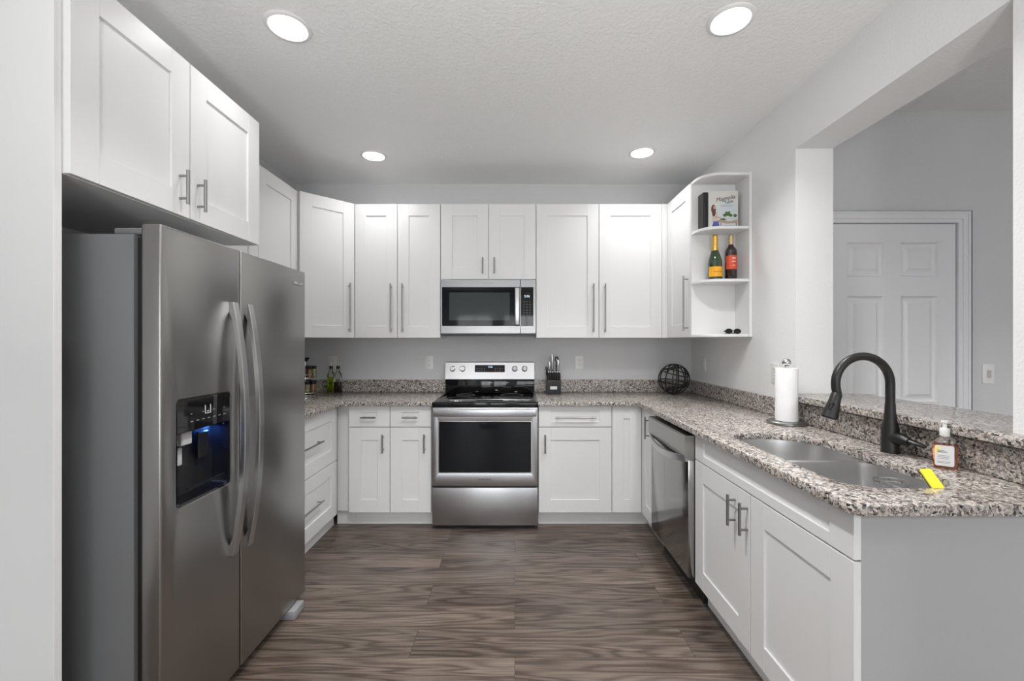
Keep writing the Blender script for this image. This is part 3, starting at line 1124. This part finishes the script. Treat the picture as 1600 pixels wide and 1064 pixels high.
# unseen can added just above the frame to brighten the kitchen interior
c = thing('ceiling_light', 'added recessed fill light at the centre of the kitchen ceiling above the frame', 'light', (-.03, 1.36, CE), 0, 'added recessed lights out of view')
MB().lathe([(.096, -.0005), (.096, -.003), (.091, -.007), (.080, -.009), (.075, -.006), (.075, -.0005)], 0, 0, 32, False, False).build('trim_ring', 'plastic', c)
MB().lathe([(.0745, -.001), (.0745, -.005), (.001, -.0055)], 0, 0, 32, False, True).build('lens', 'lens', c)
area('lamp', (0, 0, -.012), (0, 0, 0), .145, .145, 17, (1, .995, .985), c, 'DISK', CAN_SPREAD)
# two uplights on stands, added behind the camera to brighten the kitchen ceiling
for x_, lb in ((-.45, 'added uplight on a black stand behind the camera, refrigerator side'), (.45, 'added uplight on a black stand behind the camera, sink side')):
    c = thing('added_uplight', lb, 'lamp', (x_, -.75, 0), 0)
    MB().lathe([(.13, 0), (.13, .012), (.12, .018), (.02, .024)], 0, 0, 40).build('base', 'black_metal', c)
    MB().cyl((0, 0, .02), (0, 0, 1.14), .011).build('pole', 'black_metal', c)
    tilt = Matrix.Translation((0, 0, 1.25)) @ Matrix.Rotation(math.radians(UP_TILT), 4, 'X')
    b = MB()
    b.lathe([(.03, -.12), (.06, -.10), (.155, .02), (.150, .02), (.055, -.09), (.02, -.10)], 0, 0, 32, True, True)
    b.bm.transform(tilt)
    b.build('lamp_head', 'black_metal', c)
    o = area('lamp', (0, 0, 0), (0, 0, 0), .28, .28, UPLIGHT, (1, .995, .985), c, 'DISK', math.radians(100))
    o.matrix_local = tilt @ Matrix.Translation((0, 0, .01)) @ Matrix.Rotation(PI, 4, 'X')

# ------------------------------------------------------------------ wall plates (local: facing -y)


def plate_thing(name, label, cat, loc, rz, kind):
    c = thing(name, label, cat, loc, rz, None)
    b = MB()
    b.plate(rrect(-.035, .035, -.0575, .0575, .004, 3), [], 0, .005, .0015, 2, mtx=R90)
    b.build('cover_plate', 'plastic', c)
    if kind == 'outlet':
        for s_ in (-1, 1):
            b = MB()
            b.plate(rrect(-.0165, .0165, s_ * .0195 - .0145, s_ * .0195 + .0145, .008, 5), [], .005, .007, .0006, 1, mtx=R90)
            r_ = b.build('receptacle', 'plastic', c)
            b = MB()
            for q_ in (-1, 1):
                b.box(q_ * .0065 - .0012, q_ * .0065 + .0012, -.0074, -.0066, s_ * .0195 - .001, s_ * .0195 + .008)
            b.cyl((0, -.0066, s_ * .0195 - .008), (0, -.0074, s_ * .0195 - .008), .0025, n=10)
            b.build('slots', 'slot', r_)
    else:
        b = MB()
        b.plate(rrect(-.0165, .0165, -.033, .033, .002, 2), [], .005, .0065, .0005, 1, mtx=R90)
        b.build('switch_frame', 'plastic', c)
        MB().box(-.011, .011, -.011, -.006, -.024, .022, .001).build('rocker', 'switch_grey' if kind == 'dimmer' else 'plastic', c)
    return c


plate_thing('wall_outlet', 'white wall outlet behind the oil bottles', 'outlet', (-1.582, D, 1.167), 0, 'outlet')
plate_thing('wall_outlet', 'white wall outlet just left of the range', 'outlet', (-.746, D, 1.169), 0, 'outlet')
plate_thing('wall_outlet', 'white wall outlet right of the knife block', 'outlet', (.560, D, 1.171), 0, 'outlet')
plate_thing('wall_outlet', 'white wall outlet on the right wall above the wire ball', 'outlet', (XR, 3.463, 1.171), -PI / 2, 'outlet')
plate_thing('wall_outlet', 'white wall outlet on the right wall behind the paper towels', 'outlet', (XR, 2.515, 1.163), -PI / 2, 'outlet')
M['switch_grey'] = mat('light_grey_rocker', (0.5, 0.5, 0.5), 0.4)
o = plate_thing('light_switch', 'white light switch on the wall beside the six-panel door', 'switch', (2.812, ZD, 1.157), 0, 'dimmer')

# ------------------------------------------------------------------ paper towel holder
c = thing('paper_towel_holder', 'steel countertop paper towel stand with round base', 'paper towel holder', (1.4245, 2.238, CT))
MB().lathe([(.086, 0), (.092, .003), (.092, .012), (.086, .0165), (.02, .017), (.010, .0172)], 0, 0, 48).build('base', 'nickel', c)
MB().cyl((0, 0, .016), (0, 0, .305), .006).build('rod', 'chrome', c)
b = MB()
b.sphere((0, 0, .322), .021, 24)
b.lathe([(.010, .302), (.010, .308), (.007, .312)], 0, 0, 16)
b.build('finial', 'chrome', c)
m = M['towel'] = mat('paper_towel', (0.86, 0.86, 0.86), 0.95)
t = NT(m)
vo = t.n('ShaderNodeTexVoronoi')
vo.inputs['Scale'].default_value = 160
t.l(t.coord(), vo.inputs['Vector'])
t.bump(vo.outputs['Distance'], .5, .0015)
b = MB()
b.lathe([(.020, .0175), (.050, .0175), (.052, .020), (.052, .289), (.050, .2925), (.020, .2925), (.020, .0175)], 0, 0, 56, False, False)
tag(b.build('paper_towel_roll', 'towel'), 'white paper towel roll on the steel stand', 'paper towels').location = (1.4245, 2.238, CT)

# ------------------------------------------------------------------ soap bottle
SX, SYb = 1.452, 1.442
c = thing('soap_bottle', 'clear pump bottle of orange hand soap with a white label', 'soap bottle', (SX, SYb, CT), math.radians(-38))
b = MB()
loops = []
for (hx, hy_, z) in ((.034, .018, 0), (.038, .022, .004), (.039, .023, .02), (.039, .023, .075), (.037, .022, .088), (.028, .018, .102), (.016, .014, .110), (.014, .014, .114)):
    loops.append([(x_, y_, z) for x_, y_ in rrect(-hx, hx, -hy_, hy_, min(hx, hy_) * .7, 5)])
b.loft(loops)
sb = b.build('bottle', 'glass', c, 50)
b = MB()
loops = []
for (hx, hy_, z) in ((.0325, .0165, .004), (.0365, .0205, .008), (.0365, .0205, .074), (.0360, .0200, .082)):
    loops.append([(x_, y_, z) for x_, y_ in rrect(-hx, hx, -hy_, hy_, min(hx, hy_) * .7, 5)])
b.loft(loops).build('liquid', 'soap', sb, 50)
b = MB()
b.plate(rrect(-.0345, .026, .012, .080, .006, 4), [], 0, .0006, mtx=Matrix.Translation((-.000, -.0232, 0)) @ R90)
lab = b.build('label_sticker', 'paper', c)
M['label_yellow'] = mat('label_yellow', (0.92, 0.83, 0.35), 0.6)
b = MB()
b.plate([(-.033, .050), (-.033, .077), (-.012, .077), (-.020, .055)], [], 0, .0003, mtx=Matrix.Translation((0, -.0239, 0)) @ R90)
b.build('label_swash', 'label_yellow', lab)
b = MB()
for (x0, x1, z, h_) in ((-.026, -.004, .062, .0025), (-.026, .004, .057, .003), (-.026, .010, .046, .0012), (-.026, .012, .041, .0012), (-.026, .008, .036, .0012), (-.026, .014, .026, .001), (-.026, .012, .022, .001)):
    b.box(x0, x1, -.0246, -.0240, z, z + h_)
b.build('label_print', 'mark_grey', lab)
b = MB()
b.lathe([(.0165, .110), (.017, .112), (.017, .132), (.015, .136), (.008, .137), (.007, .150), (.010, .153), (.013, .156), (.012, .161), (.001, .162)], 0, 0, 24)
b.tube([(0, 0, .156), (.012, .018, .156), (.018, .03, .151)], [.006, .005, .004], 10)
b.build('pump', 'plastic', c)

c.scale = (.78, .85, 1.0)
# sponge leaning in the near corner of the sink
A_, B_ = Vector((1.300, 1.352, .934)), Vector((1.258, 1.266, .903))
mid = (A_ + B_) / 2
c = thing('sponge', 'small yellow sponge with dark scouring pad leaning in the near corner of the sink', 'sponge', mid)
u_ = (A_ - B_).normalized()
v_ = Vector((.80, -.45, .15)).cross(u_).cross(u_).normalized()
n_ = u_.cross(v_).normalized()
if n_.z < 0:
    n_ = -n_
mtx = Matrix((u_, v_, n_)).transposed().to_4x4()
hl = (A_ - B_).length / 2
b = MB()
b.box(-hl, hl, -.014, .014, 0, .010, .002, 2)
b.bm.transform(mtx)
b.build('foam', 'yellow', c)
b = MB()
b.box(-hl, hl, -.014, .014, -.007, -.0001, .001)
b.bm.transform(mtx)
b.build('scour_pad', 'green_dark', c)
# wire loop on the wall of the near bowl
b = MB()
for k_, (rx_, z_) in enumerate(((.055, .868), (.050, .856))):
    b.tube([(1.285 + .040 * math.cos(a * PI / 16), 1.46 + rx_ * math.sin(a * PI / 16), z_ + .004 * math.cos(a * PI / 8)) for a in range(32)], .0016, 8, closed=True)
for k_ in range(8):
    a = k_ * PI / 4
    b.cyl((1.285 + .040 * math.cos(a), 1.46 + .055 * math.sin(a), .868), (1.285 + .038 * math.cos(a), 1.46 + .050 * math.sin(a), .856), .0014, n=6)
tag(b.build('sink_caddy', 'nickel'), 'thin wire caddy ring hanging inside the near sink bowl', 'sink caddy')

# ------------------------------------------------------------------ knife block
KX, KY = .321, 3.56
c = thing('knife_block', 'black knife block with steel and black handled knives beside the range', 'knife block', (KX, KY, CT))
b = MB()
prof = [(-.055, 0), (-.062, .105), (-.028, .112), (-.022, .150), (.030, .190), (.075, .150), (.075, 0)]
b.loft([[(-.058, y_, z_) for y_, z_ in prof], [(.058, y_, z_) for y_, z_ in prof]])
b.build('block', 'black', c)
b = MB()
b.box(-.032, .025, -.0612, -.0585, .042, .068, .001)
b.build('name_plate', 'mark_white', c)
def knife(x_, y_, z_, ln, m_, lean=(0, -.18, 1), r=.009, tip=True):
    d_ = Vector(lean).normalized()
    p_ = Vector((KX + x_, KY + y_, CT + z_))
    b_ = MB()
    b_.tube([p_, p_ + d_ * ln * .15, p_ + d_ * ln * .5, p_ + d_ * ln * .9, p_ + d_ * ln], [r * .8, r, r * .85, r * 1.15, r * .8], 12, ry=[r * .5, r * .65, r * .6, r * .7, r * .5])
    return b_.build('handle', m_)
def knife_thing(x_, y_, z_, ln, m_, label, group, r=.009, lean=(0, -.18, 1), cap='chrome'):
    root = thing('knife', label, 'knife', (KX + x_, KY + y_, CT + z_), 0, group)
    d_ = Vector(lean).normalized()
    b_ = MB()
    b_.tube([d_ * .004, d_ * ln * .15, d_ * ln * .5, d_ * ln * .88, d_ * ln * .92], [r * .8, r, r * .85, r * 1.15, r], 12, ry=[r * .5, r * .65, r * .6, r * .75, r * .6])
    b_.build('handle', m_, root)
    b_ = MB()
    b_.tube([d_ * ln * .921, d_ * ln], [r * 1.0, r * .7], 12, ry=[r * .62, r * .5])
    b_.build('butt_cap', cap, root)
    b_ = MB()
    b_.tube([d_ * -.012, d_ * .0035], [r * .25, r * .7], 8, ry=[r * .2, r * .4])
    b_.build('blade', 'chrome', root)
    return root
for k in range(6):
    knife_thing(-.045 + k * .018, -.044, .112, .078, 'black', 'steak knife with black handle in the front row of the block', 'steak knives in the block', .0075, (0, -.08, 1))
knife_thing(-.030, .002, .175, .095, 'steel_handle', 'shorter steel-handled knife at the left of the block', None, .011, (-.05, -.1, 1))
knife_thing(-.006, .028, .195, .135, 'steel_handle', 'tallest steel-handled knife standing in the block', None, .012, (-.02, -.06, 1))
knife_thing(.036, .000, .175, .110, 'steel_handle', 'steel-handled knife at the right front of the block', None, .013, (.05, -.1, 1))
c = thing('kitchen_scissors', 'black scissors handle sticking up behind the right knives', 'scissors', (KX + .030, KY + .045, CT + .18))
b = MB()
b.tube([(.002 + .012 * math.cos(a * PI / 10), 0, .105 + .020 * math.sin(a * PI / 10)) for a in range(20)], .005, 8, closed=True)
b.tube([(0, 0, 0), (0, 0, .05), (.002, 0, .086)], [.006, .008, .006], 10)
b.build('handle', 'black', c)
knife_thing(-.054, .010, .150, .075, 'black', 'black-handled knife at the far left edge of the block', None, .009, (-.02, 0, 1), 'black')

# ------------------------------------------------------------------ wire ball
c = MB()
BR = .122
rnd = random.Random(4)
cz = BR + .004
for k in range(11):
    if k < 6:
        ax = Vector((math.cos(k * .52), math.sin(k * .52), rnd.uniform(-.25, .25))).normalized()
        off = rnd.uniform(-.25, .25) * BR
    else:
        ax = Vector((rnd.uniform(-.3, .3), rnd.uniform(-.3, .3), 1)).normalized()
        off = (-.78, -.62, -.2, .45, .72)[k - 6] * BR
    u_ = ax.orthogonal().normalized()
    v_ = ax.cross(u_)
    rr = math.sqrt(BR * BR - off * off)
    c.tube([(ax * off + u_ * rr * math.cos(a * PI / 24) + v_ * rr * math.sin(a * PI / 24)) + Vector((0, 0, cz)) for a in range(48)], .0052, 8, closed=True)
o = tag(c.build('wire_ball', 'black_metal', None, 60), 'black wire ball ornament standing in the right corner of the countertop', 'ornament')
o.location = (1.312, 3.52, CT)

# ------------------------------------------------------------------ oil bottles
M['oil'] = glass('green_oil', (0.62, 0.78, 0.06), 0.0, 1.2)
M['vinegar'] = mat('dark_vinegar', (0.02, 0.008, 0.006), 0.1)
for (x_, nm, liq, zf, lb) in ((-1.556, 'oil_bottle', 'oil', .135, 'square glass bottle of green oil with a pour spout'),
                              (-1.497, 'vinegar_bottle', 'vinegar', .095, 'square glass bottle of dark vinegar with a pour spout')):
    c = thing(nm, lb, 'bottle', (x_, 3.615, CT))
    b = MB()
    loops = []
    for (h_, z) in ((.024, 0), (.026, .004), (.026, .150), (.022, .165), (.012, .180), (.011, .205)):
        loops.append([(p, q_, z) for p, q_ in rrect(-h_, h_, -h_, h_, h_ * .4, 4)])
    b.loft(loops).build('bottle', 'glass', c, 50)
    b = MB()
    loops = []
    for (h_, z) in ((.022, .006), (.0235, .008), (.0235, zf)):
        loops.append([(p, q_, z) for p, q_ in rrect(-h_, h_, -h_, h_, h_ * .4, 4)])
    b.loft(loops).build('liquid', liq, c, 50)
    b = MB()
    b.lathe([(.0125, .2052), (.015, .208), (.015, .226), (.010, .230)], 0, 0, 20)
    b.build('stopper', 'black', c)
    b = MB()
    b.tube([(0, 0, .229), (0, 0, .250), (.006, 0, .268), (.012, 0, .282)], [.006, .005, .004, .003], 10)
    b.build('pour_spout', 'chrome', c)

# ------------------------------------------------------------------ spice carousel
SXc, SYc = -1.690, 3.44
c = thing('spice_rack', 'two-tier revolving chrome spice rack partly behind the refrigerator', 'spice rack', (SXc, SYc, CT))
MB().lathe([(.085, 0), (.09, .004), (.09, .010), (.085, .013), (.01, .014)], 0, 0, 40).build('base', 'chrome', c)
MB().cyl((0, 0, .012), (0, 0, .275), .006).build('post', 'chrome', c)
MB().lathe([(.010, .274), (.020, .280), (.034, .302), (.034, .306), (.001, .307)], 0, 0, 24).build('knob', 'black', c)
for z in (.022, .142):
    b = MB()
    b.lathe([(.08, z), (.092, z), (.092, z + .006), (.08, z + .006), (.006, z + .005)], 0, 0, 40, True, True)
    tr = b.build('tray', 'chrome', c)
    b = MB()
    b.tube([(.093 * math.cos(a * PI / 24), .093 * math.sin(a * PI / 24), z + .03) for a in range(48)], .0018, 6, closed=True)
    b.build('rail', 'chrome', tr)
M['spice_a'] = mat('brown_spice', (0.16, 0.08, 0.035), 0.5, Coat_Weight=1.0, Coat_Roughness=0.03)
M['spice_b'] = mat('green_spice', (0.20, 0.20, 0.08), 0.5, Coat_Weight=1.0, Coat_Roughness=0.03)
jr = None
def jar(loc, m_, lb):
    root = thing('spice_jar', lb, 'jar', loc, 0, 'spice jars on the ' + ('lower' if loc[2] < CT + .1 else 'upper') + ' tier')
    MB().lathe([(.018, 0), (.0205, .003), (.0205, .060), (.018, .066)], 0, 0, 20).build('glass_jar', m_, root)
    MB().lathe([(.0195, .0661), (.0205, .068), (.0205, .088), (.019, .090), (.001, .090)], 0, 0, 20).build('lid', 'black', root)
    return root
for t_, z in enumerate((.0285, .1485)):
    for k in range(8):
        a = k * PI / 4 + (.15 if t_ else -.1)
        jar((SXc + .066 * math.cos(a), SYc + .066 * math.sin(a), CT + z), 'spice_b' if (k + t_) % 2 else 'spice_a',
            'small spice jar with black lid on the %s tier of the rack' % ('upper' if t_ else 'lower'))

# ------------------------------------------------------------------ things on the open shelves
S1, S2, S0 = 2.0985, 1.7565, 1.3985
# cookbook
bx, by = 1.292, 2.850
c = thing('cookbook', 'cream cookbook facing out on the top shelf', 'book', (bx, by, S1))
bw, bh = .198, .258
b = MB()
b.box(0, bw, 0, .003, 0, bh, .0004)
b.box(0, bw, .027, .030, 0, bh, .0004)
b.box(0, .003, .003, .027, 0, bh)
M['cover'] = mat('cookbook_cover', (0.72, 0.71, 0.67), 0.4)
cvr = b.build('cover', 'cover', c)
MB().box(.004, bw - .004, .0031, .0269, .003, bh - .003).build('pages', 'paper', c)
def flat(name, pts, m_, parent, d_=.0003, lift=0.0):
    b_ = MB()
    b_.plate(pts, [], 0, d_, mtx=Matrix.Translation((0, -lift, 0)) @ R90)
    return b_.build(name, m_, parent)
def ell(cx, cy, rx_, ry_, n=20):
    return [(cx + rx_ * math.cos(2 * PI * i / n), cy + ry_ * math.sin(2 * PI * i / n)) for i in range(n)]
M['pic_sky'] = mat('print_pale_blue', (0.66, 0.72, 0.74), 0.4)
M['pic_tan'] = mat('print_tan', (0.50, 0.37, 0.27), 0.4)
M['pic_wood'] = mat('print_wood', (0.30, 0.20, 0.14), 0.4)
M['pic_hair'] = mat('print_hair', (0.14, 0.055, 0.03), 0.4)
M['pic_skin'] = mat('print_skin', (0.62, 0.38, 0.30), 0.4)
M['pic_pink'] = mat('print_blouse', (0.66, 0.55, 0.52), 0.4)
M['pic_blue'] = mat('print_blue', (0.10, 0.11, 0.38), 0.4)
M['pic_green'] = mat('print_green', (0.09, 0.16, 0.06), 0.4)
flat('cover_picture', [(.02, .006), (.194, .006), (.194, .145), (.150, .200), (.06, .16), (.02, .12)], 'pic_sky', cvr)
flat('cover_picture', [(.052, .052)] + [(.06 + .135 * i / 8, .060 + .006 * math.sin(i)) for i in range(9)] + [(.195, .042), (.12, .038)], 'pic_tan', cvr, lift=.0003)
flat('cover_picture', [(.080, .006), (.086, .006), (.086, .044), (.080, .044)], 'pic_wood', cvr, lift=.0006)
flat('cover_picture', [(.182, .006), (.189, .006), (.189, .044), (.182, .044)], 'pic_wood', cvr, lift=.0006)
flat('cover_picture', [(.096, .006), (.172, .006), (.172, .026), (.096, .026)], 'pic_tan', cvr, lift=.0003)
flat('cover_picture', ell(.034, .135, .016, .030), 'pic_hair', cvr, lift=.0006)
flat('cover_picture', ell(.036, .112, .012, .026), 'pic_hair', cvr, lift=.0007)
flat('cover_picture', ell(.041, .146, .009, .012), 'pic_skin', cvr, lift=.0009)
flat('cover_picture', [(.022, .050), (.056, .050), (.066, .085), (.058, .118), (.034, .118), (.022, .090)], 'pic_pink', cvr, lift=.0005)
flat('cover_picture', [(.040, .078), (.082, .074), (.082, .082), (.044, .088)], 'pic_skin', cvr, lift=.0010)
flat('cover_picture', [(.020, .006), (.076, .006), (.068, .052), (.034, .054)], 'pic_blue', cvr, lift=.0008)
for i, (px_, pz_, r_) in enumerate(((.110, .095, .014), (.130, .102, .016), (.148, .094, .013), (.178, .092, .013), (.120, .112, .009), (.139, .115, .008))):
    flat('cover_picture', ell(px_, pz_, r_, r_ * .8, 9), 'pic_green', cvr, lift=.0006 + i * .0001)
flat('cover_picture', ell(.130, .076, .022, .010), 'cover', cvr, lift=.0014)
flat('cover_picture', ell(.100, .068, .024, .006), 'pic_green', cvr, lift=.0012)
Rt = Matrix.Rotation(math.radians(11), 4, 'Z')
text('title_lettering', 'Magnolia', .037, face_y(.112, -.0008, .207) @ Rt, 'mark_dark', cvr, .0004, .35)
text('title_lettering', 'Table', .028, face_y(.132, -.0008, .183) @ Rt, 'mark_dark', cvr, .0004, .35)
b = MB()
b.box(.075, .170, -.0007, -.0002, .160, .1615)
b.box(.085, .160, -.0007, -.0002, .153, .1545)
b.build('subtitle_line', 'mark_grey', cvr)
# black book, spine out
c = thing('black_book', 'thick black book with spine out left of the cookbook', 'book', (1.2565, 2.845, S1))
b = MB()
prof = [(0, .08), (0, .006), (.004, .001), (.013, -.001), (.021, -.001), (.030, .001), (.034, .006), (.034, .08),
        (.031, .08), (.031, .010), (.003, .010), (.003, .08)]
b.plate(prof, [], 0, .246)
b.build('cover', 'black', c)
MB().box(.0035, .0305, .012, .076, .004, .242).build('pages', 'paper', c)

# bottles
def bottle(name, label, x_, prof, glassmat, foil, foilz, labelmat, lz0, lz1, r_l, y_=2.838):
    root = thing(name, label, 'bottle', (x_, y_, S2))
    MB().lathe(prof, 0, 0, 40).build('glass', glassmat, root, 45)
    rz = lambda z: next(p0[0] + (p1[0] - p0[0]) * (z - p0[1]) / (p1[1] - p0[1]) for p0, p1 in zip(prof, prof[1:]) if p0[1] <= z <= p1[1] and p1[1] > p0[1])
    zs = [foilz + (prof[-1][1] - .002 - foilz) * i / 10 for i in range(11)]
    b_ = MB()
    b_.lathe([(rz(z) + .0008, z) for z in zs] + [(.001, prof[-1][1] + .001)], 0, 0, 32, False, True)
    b_.build('foil', foil, root, 50)
    n_ = 20
    loops = []
    for z in (lz0, lz1):
        loops.append([((r_l + .0006) * math.cos(PI + .25 + (PI - .5) * i / n_), (r_l + .0006) * math.sin(PI + .25 + (PI - .5) * i / n_), z) for i in range(n_ + 1)] +
                     [((r_l + .0001) * math.cos(PI + .25 + (PI - .5) * (n_ - i) / n_), (r_l + .0001) * math.sin(PI + .25 + (PI - .5) * (n_ - i) / n_), z) for i in range(n_ + 1)])
    b_ = MB()
    b_.loft(loops)
    lb_ = b_.build('label_sticker', labelmat, root, 45)
    return root, lb_
M['green_glass'] = mat('dark_green_glass', (0.012, 0.045, 0.014), 0.05, Coat_Weight=1.0)
M['red_glass'] = mat('dark_wine_glass', (0.015, 0.006, 0.008), 0.05, Coat_Weight=1.0)
M['orange_label'] = mat('orange_label', (0.90, 0.42, 0.01), 0.45)
M['red_label'] = mat('red_label', (0.72, 0.09, 0.03), 0.45)
M['gold'] = mat('gold_foil', (0.80, 0.50, 0.10), 0.35, 0.7)
M['pale_gold'] = mat('pale_gold_foil', (0.62, 0.52, 0.28), 0.35, 0.7)
r1, l1 = bottle('champagne_bottle', 'green champagne bottle with orange label and gold foil', 1.330,
                [(.040, 0), (.0445, .004), (.0445, .105), (.042, .130), (.034, .160), (.024, .190), (.018, .215), (.0165, .235), (.0165, .262), (.0185, .265), (.0185, .275), (.017, .280), (.0175, .296), (.015, .302)],
                'green_glass', 'gold', .196, 'orange_label', .020, .086, .0445)
b = MB()
b.loft([[((.0453) * math.cos(PI + .3 + (PI - .6) * i / 16), .0453 * math.sin(PI + .3 + (PI - .6) * i / 16), z) for i in range(17)] +
        [((.0446) * math.cos(PI + .3 + (PI - .6) * (16 - i) / 16), .0446 * math.sin(PI + .3 + (PI - .6) * (16 - i) / 16), z) for i in range(17)] for z in (.012, .020)])
b.build('label_border', 'mark_dark', l1)
text('label_lettering', 'Veuve Clicquot', .0095, face_y(0, -.0456, .052), 'mark_dark', l1, .0003)
r2, l2 = bottle('wine_bottle', 'dark red wine bottle with red label and pale gold cap', 1.436,
                [(.034, 0), (.0375, .004), (.0375, .185), (.034, .203), (.022, .220), (.0155, .232), (.0150, .285), (.0160, .288), (.0160, .296), (.0145, .300)],
                'red_glass', 'pale_gold', .236, 'red_label', .070, .160, .0375)
b = MB()
for (w_, z) in ((.020, .142), (.026, .134), (.024, .118), (.012, .092)):
    b.box(-w_ / 2, w_ / 2, -.0392, -.0384, z, z + .0035)
b.build('label_print', 'mark_white', l2)

# sunglasses on the bottom shelf
c = thing('sunglasses', 'small black sunglasses lying on the lowest shelf', 'sunglasses', (1.425, 2.80, S0), math.radians(8))
b = MB()
for s_ in (-1, 1):
    b.tube([(s_ * .030 + .025 * math.cos(a * PI / 10), -.01, .018 + .016 * math.sin(a * PI / 10)) for a in range(20)], .002, 6, closed=True)
b.tube([(-.006, -.01, .022), (0, -.011, .025), (.006, -.01, .022)], .002, 6)
b.build('frame', 'black', c)
for s_ in (-1, 1):
    b = MB()
    b.tube([(s_ * .056, -.009, .022), (s_ * .056, .004, .018), (s_ * .02, .012, .008), (-s_ * .045, .016, .004)], [.0025, .0025, .002, .002], 8)
    b.build('temple_arm', 'black', c)
    b = MB()
    b.plate(ell(s_ * .030, .018, .024, .015), [], 0, .001, mtx=Matrix.Translation((0, -.009, 0)) @ R90)
    b.build('lens', 'black_gloss', c)
